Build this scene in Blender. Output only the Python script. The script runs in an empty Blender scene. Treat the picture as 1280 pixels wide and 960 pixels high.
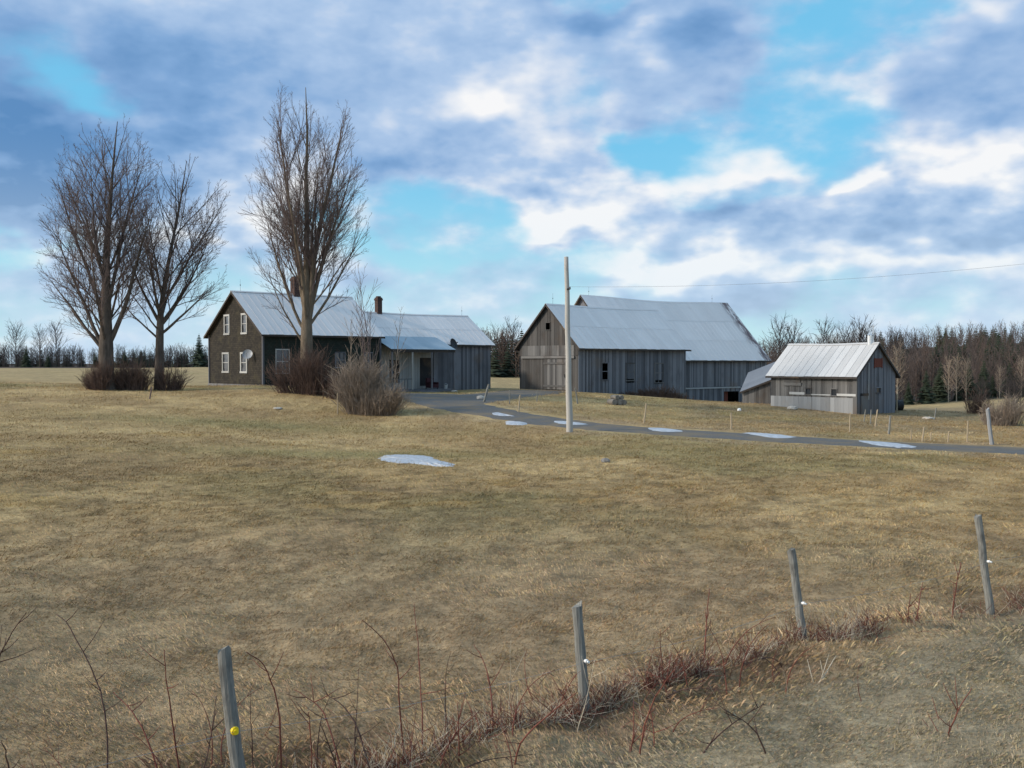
import bpy, math, random
import numpy as np
from mathutils import Vector
random.seed(7); RNG = np.random.default_rng(11)
sc = bpy.context.scene
COL = sc.collection
R = math.radians
F = 1244.0; HY = 453.0                     # focal length and horizon row of the 1280 px photograph
PITCH = math.atan((480-HY)/F)

# ------------------------------------------------------------------ camera
cd = bpy.data.cameras.new('camera'); cam = bpy.data.objects.new('camera', cd); COL.objects.link(cam)
cd.sensor_width = 36; cd.lens = 36*F/1280; cd.clip_start = .1; cd.clip_end = 5000
cam.location = (0, 0, 0); cam.rotation_euler = (math.pi/2-PITCH, 0, 0)
sc.camera = cam
sc.view_settings.view_transform = 'Standard'; sc.view_settings.look = 'None'
sc.view_settings.exposure = 0.0; sc.view_settings.gamma = 1.0; sc.view_settings.use_curve_mapping = False

def ray(px, py):
    x = (px-640)/F; v = (480-py)/F
    fy = math.cos(PITCH)+v*math.sin(PITCH); fz = -math.sin(PITCH)+v*math.cos(PITCH)
    return x/fy, fz/fy
def at(px, py, d):
    x, z = ray(px, py); return Vector((x*d, d, z*d))

# ------------------------------------------------------------------ terrain height
CP = []
def w(x, y, z): CP.append((x, y, z))
def g(px, py, d): p = at(px, py, d); CP.append((p.x, p.y, p.z))
for x in (-30, -12, 0, 12, 30): w(x, -15, -1.75); w(x, 0, -1.7)
for x in (-10, 0): w(x, 4, -2.6)
w(8, 4, -2.3); w(20, 6, -2.2); w(-20, 6, -2.8); w(-7, 4, -2.9)
w(-2, 7, -3.2); w(.6, 9, -3.2); w(3.25, 11.3, -3.2); w(6.2, 13, -3.25)
w(4.2, 8, -2.86); w(7.5, 10.5, -2.95); w(12, 15, -3.15); w(-9, 9, -3.2); w(2.4, 7.4, -3.0)
for px in (0, 320, 640, 960, 1280): g(px, HY+3.45*F/20, 20)
for px in (320, 640, 960, 1280): g(px, HY+3.55*F/31, 31)
g(0, 600, 27); g(0, 520, 50); g(0, 475, 85); g(150, 530, 48); g(300, 545, 46)
g(133, 487, 70); g(198, 488, 72); g(0, 463, 130)
g(262, 484, 87.2); g(329, 482, 80); g(385, 490, 70); g(455, 517, 62); g(520, 575, 37); g(420, 520, 60)
g(530, 501, 71); g(600, 512, 63.5); g(613, 486, 97.5); g(500, 491, 83); g(567, 490, 90)
g(650, 486, 96); g(723, 490, 90); g(857, 500, 100.4); g(925, 504, 109); g(964, 507, 81); g(1071, 518, 75); g(1119, 516, 78.6)
g(650, 516, 62); g(712, 533, 54.5); g(806, 529, 57); g(808, 540, 51); g(914, 538, 52); g(1062, 541, 51.5); g(1111, 544, 51)
g(1000, 551, 46); g(1280, 563, 42); g(1209, 553, 46); g(712, 541, 51); g(1163, 552, 47)
g(760, 500, 78); g(860, 507, 80); g(650, 494, 80)
g(1130, 513, 110); g(1280, 498, 110); g(1200, 508, 118); g(1230, 524, 75); g(1280, 521, 75)
g(0, 461, 180); g(130, 461, 180); g(260, 459, 180); g(262, 471, 120); g(130, 470, 110); g(0, 459.5, 300); g(260, 458.5, 300); g(-300, 460, 200)
g(630, 472, 150); g(800, 480, 150); w(35, 150, -5.4); w(60, 150, -5.3); w(78, 150, -4.6)
w(130, 150, 0); w(60, 220, -2.6); w(110, 220, .5); w(40, 300, -3.4); w(100, 300, 1.8); w(150, 300, 5.5)
w(20, 300, -4); w(0, 220, -2.8); w(200, 400, 7); w(100, 400, 2.5); w(0, 400, -2.5); w(-150, 400, -1.5); w(-250, 250, -1.5); w(300, 200, 6); w(-120, 30, -3); w(120, 30, -3.5); w(90, 90, -3.2)
CP = np.array(CP)
S_ = 50.0
def _phi(r2):
    return np.where(r2 > 1e-9, .5*r2*np.log(np.maximum(r2, 1e-9)), 0)
_P = CP[:, :2]/S_; NCP = len(_P)
_K = _phi(((_P[:, None]-_P[None])**2).sum(-1)) + np.eye(NCP)*.0008
_Q = np.hstack([np.ones((NCP, 1)), _P])
_A = np.block([[_K, _Q], [_Q.T, np.zeros((3, 3))]])
_W = np.linalg.solve(_A, np.concatenate([CP[:, 2], np.zeros(3)]))
_LAT = RNG.random((256, 256))
def vnoise(x, y):
    xi = np.floor(x).astype(int); yi = np.floor(y).astype(int); fx = x-xi; fy = y-yi
    fx = fx*fx*(3-2*fx); fy = fy*fy*(3-2*fy)
    a = _LAT[xi & 255, yi & 255]; b = _LAT[(xi+1) & 255, yi & 255]; c = _LAT[xi & 255, (yi+1) & 255]; d = _LAT[(xi+1) & 255, (yi+1) & 255]
    return (a*(1-fx)+b*fx)*(1-fy)+(c*(1-fx)+d*fx)*fy
def fbm(x, y, o=3):
    s = 0; a = .5
    for i in range(o): s = s+a*vnoise(x*2**i+17.3*i, y*2**i+5.1*i); a *= .5
    return s/(1-.5**o)
def sstep(a, b, x):
    t = np.clip((x-a)/(b-a), 0, 1); return t*t*(3-2*t)
ROAD1 = [(48, 26), (34, 34), (21.5, 41.6), (13.3, 46.6), (8.2, 50.8), (3.2, 56), (-.6, 61), (-3.4, 66.5), (-5.6, 73), (-6.6, 80)]
ROAD2 = [(-4.4, 70), (-1.8, 78), (.6, 85), (2.2, 91)]
def seg_dist(x, y, pts):
    d = np.full(x.shape, 1e9)
    for (ax, ay), (bx, by) in zip(pts[:-1], pts[1:]):
        t = np.clip(((x-ax)*(bx-ax)+(y-ay)*(by-ay))/((bx-ax)**2+(by-ay)**2), 0, 1)
        d = np.minimum(d, np.hypot(x-ax-t*(bx-ax), y-ay-t*(by-ay)))
    return d
def hraw(x, y):
    X = np.stack([x, y], -1)/S_
    out = np.empty(x.shape)
    for i in range(0, len(x), 20000):
        Xi = X[i:i+20000]
        out[i:i+20000] = _phi(((Xi[:, None]-_P[None])**2).sum(-1))@_W[:NCP] + _W[NCP]+Xi@_W[NCP+1:]
    d = np.hypot(x, y); t = sstep(380, 520, d)
    return out*(1-t)+(-2)*t
def hmicro(x, y):
    d = np.hypot(x, y)
    near = 1-sstep(18, 40, d)
    rd = np.minimum(seg_dist(x, y, ROAD1), seg_dist(x, y, ROAD2)); off = sstep(2.4, 5, rd)
    z = .11*(fbm(x/7+3, y/9)-.5)*off*(1-sstep(60, 90, d)) + .035*(fbm(x/1.1, y/1.1)-.5)*off
    z = z+near*.10*(fbm(x*3.1, y*3.1, 3)-.5)+near*.07*(fbm(x*1.4+8, y*1.9, 2)-.5)
    z = z+near*.3*(fbm(x/.9+40, y/.8+9, 2)-.5)*FB(x, y)
    return z
def FB(x, y):        # the weedy fence line
    x2 = x+.55*(fbm(x*.7+9, y*.7+4, 2)-.5)*2+.15; y2 = y+.5*(fbm(x*.6+60, y*.6+14, 2)-.5)*2+.1
    wv = .45+.85*sstep(.35, .65, fbm(x*.5+33, y*.5+71, 2))+.35*sstep(4, -1, x)
    return np.exp(-(seg_dist(x2, y2, [(-6, 4.2), (-2, 6.7), (.6, 8.7), (3.4, 10.9), (6.2, 12.8), (14, 18.3)])/wv)**2)
def H(x, y):
    x = np.atleast_1d(np.asarray(x, float)); y = np.atleast_1d(np.asarray(y, float))
    return hraw(x, y)+hmicro(x, y)
def gz(x, y): return float(H(x, y)[0])
def hit(px, py, d0=5, d1=400):
    x, z = ray(px, py); ds = np.geomspace(d0, d1, 900)
    hh = H(x*ds, ds); k = np.argmax(z*ds < hh)
    return Vector((x*ds[k], ds[k], float(hh[k])))

# ------------------------------------------------------------------ object helpers
def tag(o, label=None, cat=None, group=None, kind=None):
    if label: o['label'] = label
    if cat: o['category'] = cat
    if group: o['group'] = group
    if kind: o['kind'] = kind
    return o
def empty(name, loc, rz=0, **k):
    o = bpy.data.objects.new(name, None); COL.objects.link(o); o.location = loc; o.rotation_euler = (0, 0, rz)
    o.empty_display_size = .3
    return tag(o, **k)
def mesh_np(name, V, Fc, mats, parent=None, tint=None, col=None, smooth=False, mi=None):
    """V (n,3); Fc (m,k) array of equal-size faces or list"""
    me = bpy.data.meshes.new(name)
    V = np.asarray(V, np.float32)
    if isinstance(Fc, np.ndarray):
        m, k = Fc.shape
        me.vertices.add(len(V)); me.vertices.foreach_set('co', V.ravel())
        me.loops.add(m*k); me.loops.foreach_set('vertex_index', Fc.astype(np.int32).ravel())
        me.polygons.add(m); me.polygons.foreach_set('loop_start', np.arange(0, m*k, k, dtype=np.int32))
    else:
        me.from_pydata(V.tolist(), [], Fc)
    me.update(calc_edges=True)
    for mm in mats: me.materials.append(mm)
    if mi is not None: me.polygons.foreach_set('material_index', np.asarray(mi, np.int32))
    me.polygons.foreach_set('use_smooth', np.full(len(me.polygons), smooth))
    if tint is not None:
        a = me.attributes.new('tint', 'FLOAT', 'FACE'); a.data.foreach_set('value', np.asarray(tint, np.float32))
    if col is not None:
        a = me.attributes.new('col', 'FLOAT_COLOR', 'POINT'); c = np.ones((len(V), 4), np.float32); c[:, :3] = col; a.data.foreach_set('color', c.ravel())
    me.update()
    o = bpy.data.objects.new(name, me); COL.objects.link(o); o.parent = parent
    return o
class MB:
    def __init__(s): s.v = []; s.f = []; s.t = []; s.m = []
    def poly(s, pts, tint=.5, m=0):
        b = len(s.v); s.v += [tuple(p) for p in pts]; s.f.append(tuple(range(b, b+len(pts)))); s.t.append(tint); s.m.append(m)
    def hexa(s, q, off, tint=None, m=0):
        """q: 4 corner points, off: extrusion vector"""
        if tint is None: tint = random.random()
        b = len(s.v); off = Vector(off)
        s.v += [tuple(p) for p in q]+[tuple(Vector(p)+off) for p in q]
        for f in ((3, 2, 1, 0), (4, 5, 6, 7), (0, 1, 5, 4), (1, 2, 6, 5), (2, 3, 7, 6), (3, 0, 4, 7)):
            s.f.append(tuple(b+i for i in f)); s.t.append(tint); s.m.append(m)
    def box(s, x0, x1, y0, y1, z0, z1, tint=None, m=0):
        s.hexa([(x0, y0, z0), (x1, y0, z0), (x1, y1, z0), (x0, y1, z0)], (0, 0, z1-z0), tint, m)
    def bar(s, a, b, wx, wz, tint=None, m=0):
        """box beam from a to b with width wx (sideways) and wz"""
        a = Vector(a); b = Vector(b); d = (b-a).normalized(); up = Vector((0, 0, 1))
        if abs(d.z) > .95: up = Vector((0, 1, 0))
        sd = d.cross(up).normalized()*wx/2; uu = sd.cross(d).normalized()*wz/2
        s.hexa([a-sd-uu, a+sd-uu, a+sd+uu, a-sd+uu], b-a, tint, m)
    def tube(s, pts, rad, k=6, tint=.5, m=0, cap=True):
        pts = [Vector(p) for p in pts]; n = len(pts); base = len(s.v)
        for i, p in enumerate(pts):
            d = (pts[min(i+1, n-1)]-pts[max(i-1, 0)]).normalized()
            a = d.cross(Vector((.31, .95, .05) if abs(d.y) < .9 else (1, 0, 0))).normalized(); b = d.cross(a)
            r = rad[i] if hasattr(rad, '__len__') else rad
            for j in range(k):
                t = 2*math.pi*j/k; s.v.append(tuple(p+(a*math.cos(t)+b*math.sin(t))*r))
        for i in range(n-1):
            for j in range(k):
                s.f.append((base+i*k+j, base+i*k+(j+1) % k, base+(i+1)*k+(j+1) % k, base+(i+1)*k+j)); s.t.append(tint); s.m.append(m)
        if cap:
            s.f.append(tuple(base+(n-1)*k+j for j in range(k))); s.t.append(tint); s.m.append(m)
            s.f.append(tuple(base+k-1-j for j in range(k))); s.t.append(tint); s.m.append(m)
    def build(s, name, mats, parent=None, smooth=False):
        if not isinstance(mats, (list, tuple)): mats = [mats]
        return mesh_np(name, np.array(s.v), s.f, mats, parent, tint=s.t, smooth=smooth, mi=s.m)
def copy_tree(o, parent=None):
    c = o.copy(); COL.objects.link(c)
    if parent: c.parent = parent
    for ch in [q for q in COL.objects if q.parent == o]: copy_tree(ch, c)
    return c

# ------------------------------------------------------------------ materials
class NT:
    def __init__(s, nt): s.nt = nt; s.n = nt.nodes; s.l = nt.links
    def node(s, t, **k):
        o = s.n.new(t)
        for a, b in k.items(): setattr(o, a, b)
        return o
    def set(s, sock, val):
        if hasattr(val, 'is_output') or isinstance(val, bpy.types.NodeSocket): s.l.new(val, sock)
        else: sock.default_value = val
    def math(s, op, a, b=None, c=None, clamp=False):
        o = s.node('ShaderNodeMath', operation=op, use_clamp=clamp); s.set(o.inputs[0], a)
        if b is not None: s.set(o.inputs[1], b)
        if c is not None: s.set(o.inputs[2], c)
        return o.outputs[0]
    def vmath(s, op, a, b=None):
        o = s.node('ShaderNodeVectorMath', operation=op); s.set(o.inputs[0], a)
        if b is not None: s.set(o.inputs[1], b)
        return o.outputs['Value'] if op in ('DOT_PRODUCT', 'LENGTH') else o.outputs[0]
    def noise(s, vec, scale, detail=4, rough=.55, dist=0, out='Fac'):
        o = s.node('ShaderNodeTexNoise'); s.set(o.inputs['Vector'], vec); o.inputs['Scale'].default_value = scale
        o.inputs['Detail'].default_value = detail; o.inputs['Roughness'].default_value = rough; o.inputs['Distortion'].default_value = dist
        return o.outputs[out]
    def ramp(s, fac, stops, interp='LINEAR'):
        o = s.node('ShaderNodeValToRGB'); s.set(o.inputs[0], fac); r = o.color_ramp; r.interpolation = interp
        while len(r.elements) < len(stops): r.elements.new(.5)
        for e, (p, c) in zip(r.elements, stops): e.position = p; e.color = (c[0], c[1], c[2], 1) if hasattr(c, '__len__') else (c, c, c, 1)
        return o.outputs[0]
    def mix(s, fac, a, b, blend='MIX'):
        o = s.node('ShaderNodeMix', data_type='RGBA', blend_type=blend)
        s.set(o.inputs[0], fac); s.set(o.inputs[6], a if not isinstance(a, tuple) else (*a[:3], 1)); s.set(o.inputs[7], b if not isinstance(b, tuple) else (*b[:3], 1))
        return o.outputs[2]
    def sep(s, v): o = s.node('ShaderNodeSeparateXYZ'); s.set(o.inputs[0], v); return o.outputs
    def comb(s, x, y, z):
        o = s.node('ShaderNodeCombineXYZ'); s.set(o.inputs[0], x); s.set(o.inputs[1], y); s.set(o.inputs[2], z); return o.outputs[0]
    def maprange(s, v, a, b, c=0, d=1):
        o = s.node('ShaderNodeMapRange', interpolation_type='SMOOTHSTEP'); s.set(o.inputs[0], v)
        for i, q in enumerate((a, b, c, d)): o.inputs[i+1].default_value = q
        return o.outputs[0]
    def attr(s, name, out='Fac'):
        o = s.node('ShaderNodeAttribute', attribute_name=name); return o.outputs[out]
    def bump(s, h, strength, dist=.02):
        o = s.node('ShaderNodeBump'); s.set(o.inputs['Height'], h); o.inputs['Strength'].default_value = strength; o.inputs['Distance'].default_value = dist
        return o.outputs[0]
def material(name):
    m = bpy.data.materials.new(name); m.use_nodes = True; t = NT(m.node_tree)
    b = t.n['Principled BSDF']; b.inputs['Roughness'].default_value = .85; b.inputs['Specular IOR Level'].default_value = .25
    return m, t, b
def obj_co(t): return t.node('ShaderNodeTexCoord').outputs['Object']

def wood_mat(name, c0, c1, stain=(.09, .07, .055), warm=(.2, .13, .08), rough=.9, stain_amt=.5, vert=True, fine=1, gw=.5):
    m, t, b = material(name); co = obj_co(t)
    st = t.vmath('MULTIPLY', co, (9*fine, 9*fine, .5*fine) if vert else (.6, .6, 9))
    grain = t.noise(st, 1.6, 5, .65); blot = t.noise(t.vmath('MULTIPLY', co, (fine, fine, .45*fine)), .9, 4, .6)
    tint = t.attr('tint')
    k = t.math('ADD', t.math('MULTIPLY', tint, .75), t.math('MULTIPLY', t.math('SUBTRACT', grain, .25 if gw > 1 else 0), gw), clamp=True)
    base = t.ramp(k, [(.1, c0), (.9, c1)])
    base = t.mix(t.maprange(blot, .5, .75, 0, stain_amt), base, stain)
    w2 = t.noise(t.vmath('ADD', co, (31, 7, 3)), .5, 3)
    base = t.mix(t.maprange(w2, .52, .7, 0, .45), base, warm)
    t.set(b.inputs['Base Color'], base); b.inputs['Roughness'].default_value = rough
    t.set(b.inputs['Normal'], t.bump(grain, .5 if fine == 1 else 1.0, .01))
    return m
M = {}
M['barnwood'] = wood_mat('barn_wood', (.045, .047, .056), (.20, .202, .22), (.06, .058, .06), (.15, .115, .09))
M['barnwood_warm'] = wood_mat('barn_wood_brown', (.036, .034, .033), (.105, .099, .094), (.035, .03, .027), (.08, .06, .045))
M['coopwood'] = wood_mat('coop_wood', (.04, .04, .042), (.175, .17, .165), (.06, .045, .035), (.14, .1, .07))
M['palewood'] = wood_mat('pale_wood', (.16, .165, .17), (.32, .325, .33), (.2, .2, .2), (.3, .26, .22), stain_amt=.3)
M['postwood'] = wood_mat('post_wood', (.03, .03, .03), (.27, .265, .24), (.035, .033, .03), (.14, .12, .09), stain_amt=.9, fine=5, gw=1.3)
M['stakewood'] = wood_mat('stake_wood', (.22, .17, .11), (.42, .34, .24))
M['polewood'] = wood_mat('pole_wood', (.30, .285, .26), (.45, .43, .40), (.25, .22, .19), (.34, .28, .24), stain_amt=.35)
M['oldfascia'] = wood_mat('fascia_wood', (.02, .018, .018), (.07, .06, .055), vert=False)
M['whitepaint'] = wood_mat('worn_white_paint', (.28, .28, .27), (.45, .45, .44), (.22, .22, .2), (.36, .32, .28), stain_amt=.35, vert=False)
M['whitewall'] = wood_mat('worn_white_wall', (.24, .235, .22), (.38, .37, .35), (.4, .38, .35), (.5, .44, .38), stain_amt=.3)
M['redpaint'] = wood_mat('faded_red_paint', (.09, .03, .02), (.17, .05, .035))
M['darkgap'] = wood_mat('dark_board', (.02, .02, .022), (.04, .04, .042))

def shingle_mat(name, c0, c1, c2):
    m, t, b = material(name); co = obj_co(t); s = t.sep(co)
    br = t.node('ShaderNodeTexBrick'); v = t.comb(t.math('ADD', s[0], s[1]), s[2], 0)
    t.set(br.inputs['Vector'], v); br.inputs['Scale'].default_value = 1; br.inputs['Brick Width'].default_value = .28; br.inputs['Row Height'].default_value = .16
    br.inputs['Mortar Size'].default_value = .012; br.inputs['Color1'].default_value = (*c0, 1); br.inputs['Color2'].default_value = (*c1, 1); br.inputs['Mortar'].default_value = (c0[0]*.6, c0[1]*.6, c0[2]*.6, 1)
    br.inputs['Bias'].default_value = 0
    n1 = t.noise(co, 1.1, 5, .7); n2 = t.noise(t.vmath('ADD', co, (9, 4, 2)), 6, 4, .7)
    c = t.mix(t.maprange(n1, .5, .68, 0, .6), br.outputs[0], c2); c = t.mix(t.maprange(n2, .55, .75, 0, .5), c, (.02, .018, .016))
    t.set(b.inputs['Base Color'], c); b.inputs['Roughness'].default_value = .95
    t.set(b.inputs['Normal'], t.bump(br.outputs['Fac'], -.4, .02))
    return m
M['shingle'] = shingle_mat('house_shingle', (.024, .021, .018), (.048, .041, .032), (.065, .056, .034))
M['shingle_dark'] = shingle_mat('house_shingle_green', (.018, .026, .023), (.03, .037, .031), (.05, .028, .022))
M['brick'] = shingle_mat('chimney_brick', (.075, .045, .038), (.10, .06, .05), (.06, .045, .04))

def metal_mat(name, c0, c1, rust=.3, rustx=None, rough=.55, metal=.15):
    m, t, b = material(name); co = obj_co(t)
    tint = t.attr('tint'); st = t.noise(t.vmath('MULTIPLY', co, (3.5, .5, .5)), 1, 5, .65); big = t.noise(co, .35, 3)
    k = t.math('ADD', t.math('MULTIPLY', tint, .25), t.math('ADD', t.math('MULTIPLY', st, .4), t.math('MULTIPLY', big, .4)))
    base = t.ramp(k, [(.25, c0), (.8, c1)])
    rn = t.noise(t.vmath('MULTIPLY', co, (2.6, .9, .9)), .8, 6, .7)
    mask = t.maprange(rn, .62, .78, 0, rust)
    if rustx:
        s = t.sep(co); gx = t.math('ADD', s[0], t.math('MULTIPLY', s[2], -rustx[2]))   # streaks running down the slope near the end
        g1 = t.maprange(t.math('ABSOLUTE', t.math('SUBTRACT', gx, rustx[0])), 0, rustx[1], 1, 0)
        mask = t.math('ADD', mask, t.math('MULTIPLY', g1, t.maprange(rn, .40, .56, 0, 1)), clamp=True)
    base = t.mix(mask, base, (.13, .085, .085))
    t.set(b.inputs['Base Color'], base); b.inputs['Metallic'].default_value = metal; b.inputs['Roughness'].default_value = rough
    b.inputs['Specular IOR Level'].default_value = .4
    s2 = t.sep(co)
    wv = t.math('SINE', t.math('MULTIPLY', s2[0], 2*math.pi/.16))
    t.set(b.inputs['Normal'], t.bump(wv, .25, .01))
    return m
M['roof'] = metal_mat('galvanised_roof', (.64, .60, .58), (.76, .72, .70), .3)
M['bigroof'] = metal_mat('galvanised_roof_rusty', (.64, .60, .58), (.76, .72, .70), .4, rustx=(22.6, 1.5, 0.0))
M['porchroof'] = metal_mat('porch_metal', (.22, .3, .36), (.36, .44, .5), .1)
M['cooproof'] = metal_mat('coop_roof_metal', (.46, .45, .44), (.62, .61, .6), .4)
M['shedroof'] = metal_mat('shed_roof_metal', (.13, .14, .16), (.2, .21, .23), .2)
M['tin'] = metal_mat('tin', (.35, .35, .36), (.5, .5, .52), .2, metal=.5, rough=.4)

def plain(name, c, rough=.8, metal=0, var=.3, scale=8, spec=.3):
    m, t, b = material(name); co = obj_co(t); n = t.noise(co, scale, 4)
    base = t.ramp(n, [(.3, tuple(x*(1-var) for x in c)), (.7, tuple(min(1, x*(1+var)) for x in c))])
    t.set(b.inputs['Base Color'], base); b.inputs['Roughness'].default_value = rough; b.inputs['Metallic'].default_value = metal; b.inputs['Specular IOR Level'].default_value = spec
    return m
M['glass'] = plain('window_glass', (.03, .035, .045), .08, 0, .3, 1, .8)
M['glasslight'] = plain('curtained_glass', (.09, .09, .10), .15, 0, .6, 2.2, .7)
M['porcelain'] = plain('white_porcelain', (.8, .8, .78), .25, 0, .05)
M['yellow'] = plain('yellow_plastic', (.85, .62, .02), .4, 0, .05)
M['dishgrey'] = plain('pale_dish', (.33, .35, .38), .4, 0, .08)
M['blackmetal'] = plain('dark_metal', (.03, .032, .035), .5, .3)
M['galv'] = plain('galvanised_pipe', (.6, .62, .64), .4, .5, .15)
M['stone'] = plain('field_stone', (.2, .19, .18), .9)
M['paleston'] = plain('pale_stone', (.42, .38, .33), .9)
M['foundation'] = plain('foundation_stone', (.16, .155, .15), .95, scale=3)
M['stump'] = plain('weathered_log', (.2, .18, .155), .9, scale=5)
M['tarp'] = plain('black_tarp', (.018, .018, .018), .6)
M['maroon'] = plain('maroon_cloth', (.05, .015, .02), .8)
M['wire'] = plain('cable', (.2, .21, .22), .6)
M['fencewire'] = plain('thin_fence_wire', (.3, .3, .3), .4, .6)
M['ice'] = plain('old_ice', (.40, .42, .455), .5, 0, .35, 5, .4)

def bark(name, c0, c1):
    m, t, b = material(name); co = obj_co(t); n = t.noise(t.vmath('MULTIPLY', co, (5, 5, 1.1)), 1.3, 6, .7); n2 = t.noise(co, .5, 2)
    t.set(b.inputs['Base Color'], t.ramp(t.math('ADD', t.math('MULTIPLY', n, .7), t.math('MULTIPLY', n2, .3)), [(.35, c0), (.65, c1)]))
    t.set(b.inputs['Normal'], t.bump(n, .8, .04)); b.inputs['Roughness'].default_value = .95
    return m
M['bark'] = bark('maple_bark', (.055, .045, .038), (.14, .112, .092))
M['barktan'] = bark('tan_bark', (.09, .07, .05), (.23, .18, .13))
M['twig'] = bark('twig_bark', (.11, .082, .076), (.21, .155, .14))
M['twigpale'] = bark('pale_twig', (.17, .13, .10), (.34, .27, .21))
M['twigred'] = bark('red_twig', (.085, .055, .045), (.17, .11, .085))
M['fartwig'] = bark('far_twig', (.07, .055, .05), (.14, .11, .098))
M['fartwig2'] = bark('far_twig_red', (.085, .06, .05), (.155, .112, .09))
M['darktwig'] = bark('dim_twig', (.035, .03, .03), (.075, .062, .06))
M['birch'] = bark('birch_bark', (.2, .17, .13), (.4, .35, .28))
M['spruce'] = bark('spruce_needles', (.014, .022, .013), (.04, .052, .03))
M['bramble'] = bark('bramble_cane', (.12, .04, .03), (.23, .085, .06))
M['bramble_dark'] = bark('dark_cane', (.06, .035, .03), (.12, .07, .055))
M['straw'] = bark('dry_stalk', (.4, .33, .24), (.62, .54, .42))

def attr_mat(name, rough=.95, fine=None):
    m, t, b = material(name); c = t.attr('col', 'Color'); b.inputs['Roughness'].default_value = rough
    b.inputs['Specular IOR Level'].default_value = .1
    if fine:
        co = t.node('ShaderNodeTexCoord').outputs['Object']
        n = t.noise(co, 9, 6, .75); n2 = t.noise(t.vmath('MULTIPLY', co, (1, .5, 1)), 1.3, 5, .7); n3 = t.noise(co, 40, 3, .7)
        c = t.mix(1.0, c, t.ramp(n, [(.3, .62), (.7, 1.4)]), 'MULTIPLY')
        c = t.mix(1.0, c, t.ramp(n2, [(.3, .72), (.7, 1.28)]), 'MULTIPLY')
        t.set(b.inputs['Normal'], t.bump(t.math('ADD', n, t.math('MULTIPLY', n3, .5)), .7, .06))
    t.set(b.inputs['Base Color'], c)
    return m
M['ground'] = attr_mat('dead_grass_ground', fine=True)
M['blades'] = attr_mat('dead_grass_blades')

m, t, b = material('gravel_road'); co = obj_co(t)
n = t.noise(co, 14, 5, .75); n2 = t.noise(co, .6, 4, .6)
c = t.ramp(n, [(.3, (.06, .057, .054)), (.7, (.155, .148, .138))]); c = t.mix(t.maprange(n2, .45, .62, 0, .7), c, (.19, .15, .10))
t.set(b.inputs['Base Color'], c); t.set(b.inputs['Roughness'], t.ramp(n2, [(.35, .7), (.6, .95)])); t.set(b.inputs['Normal'], t.bump(n, .5, .02)); M['road'] = m

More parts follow.
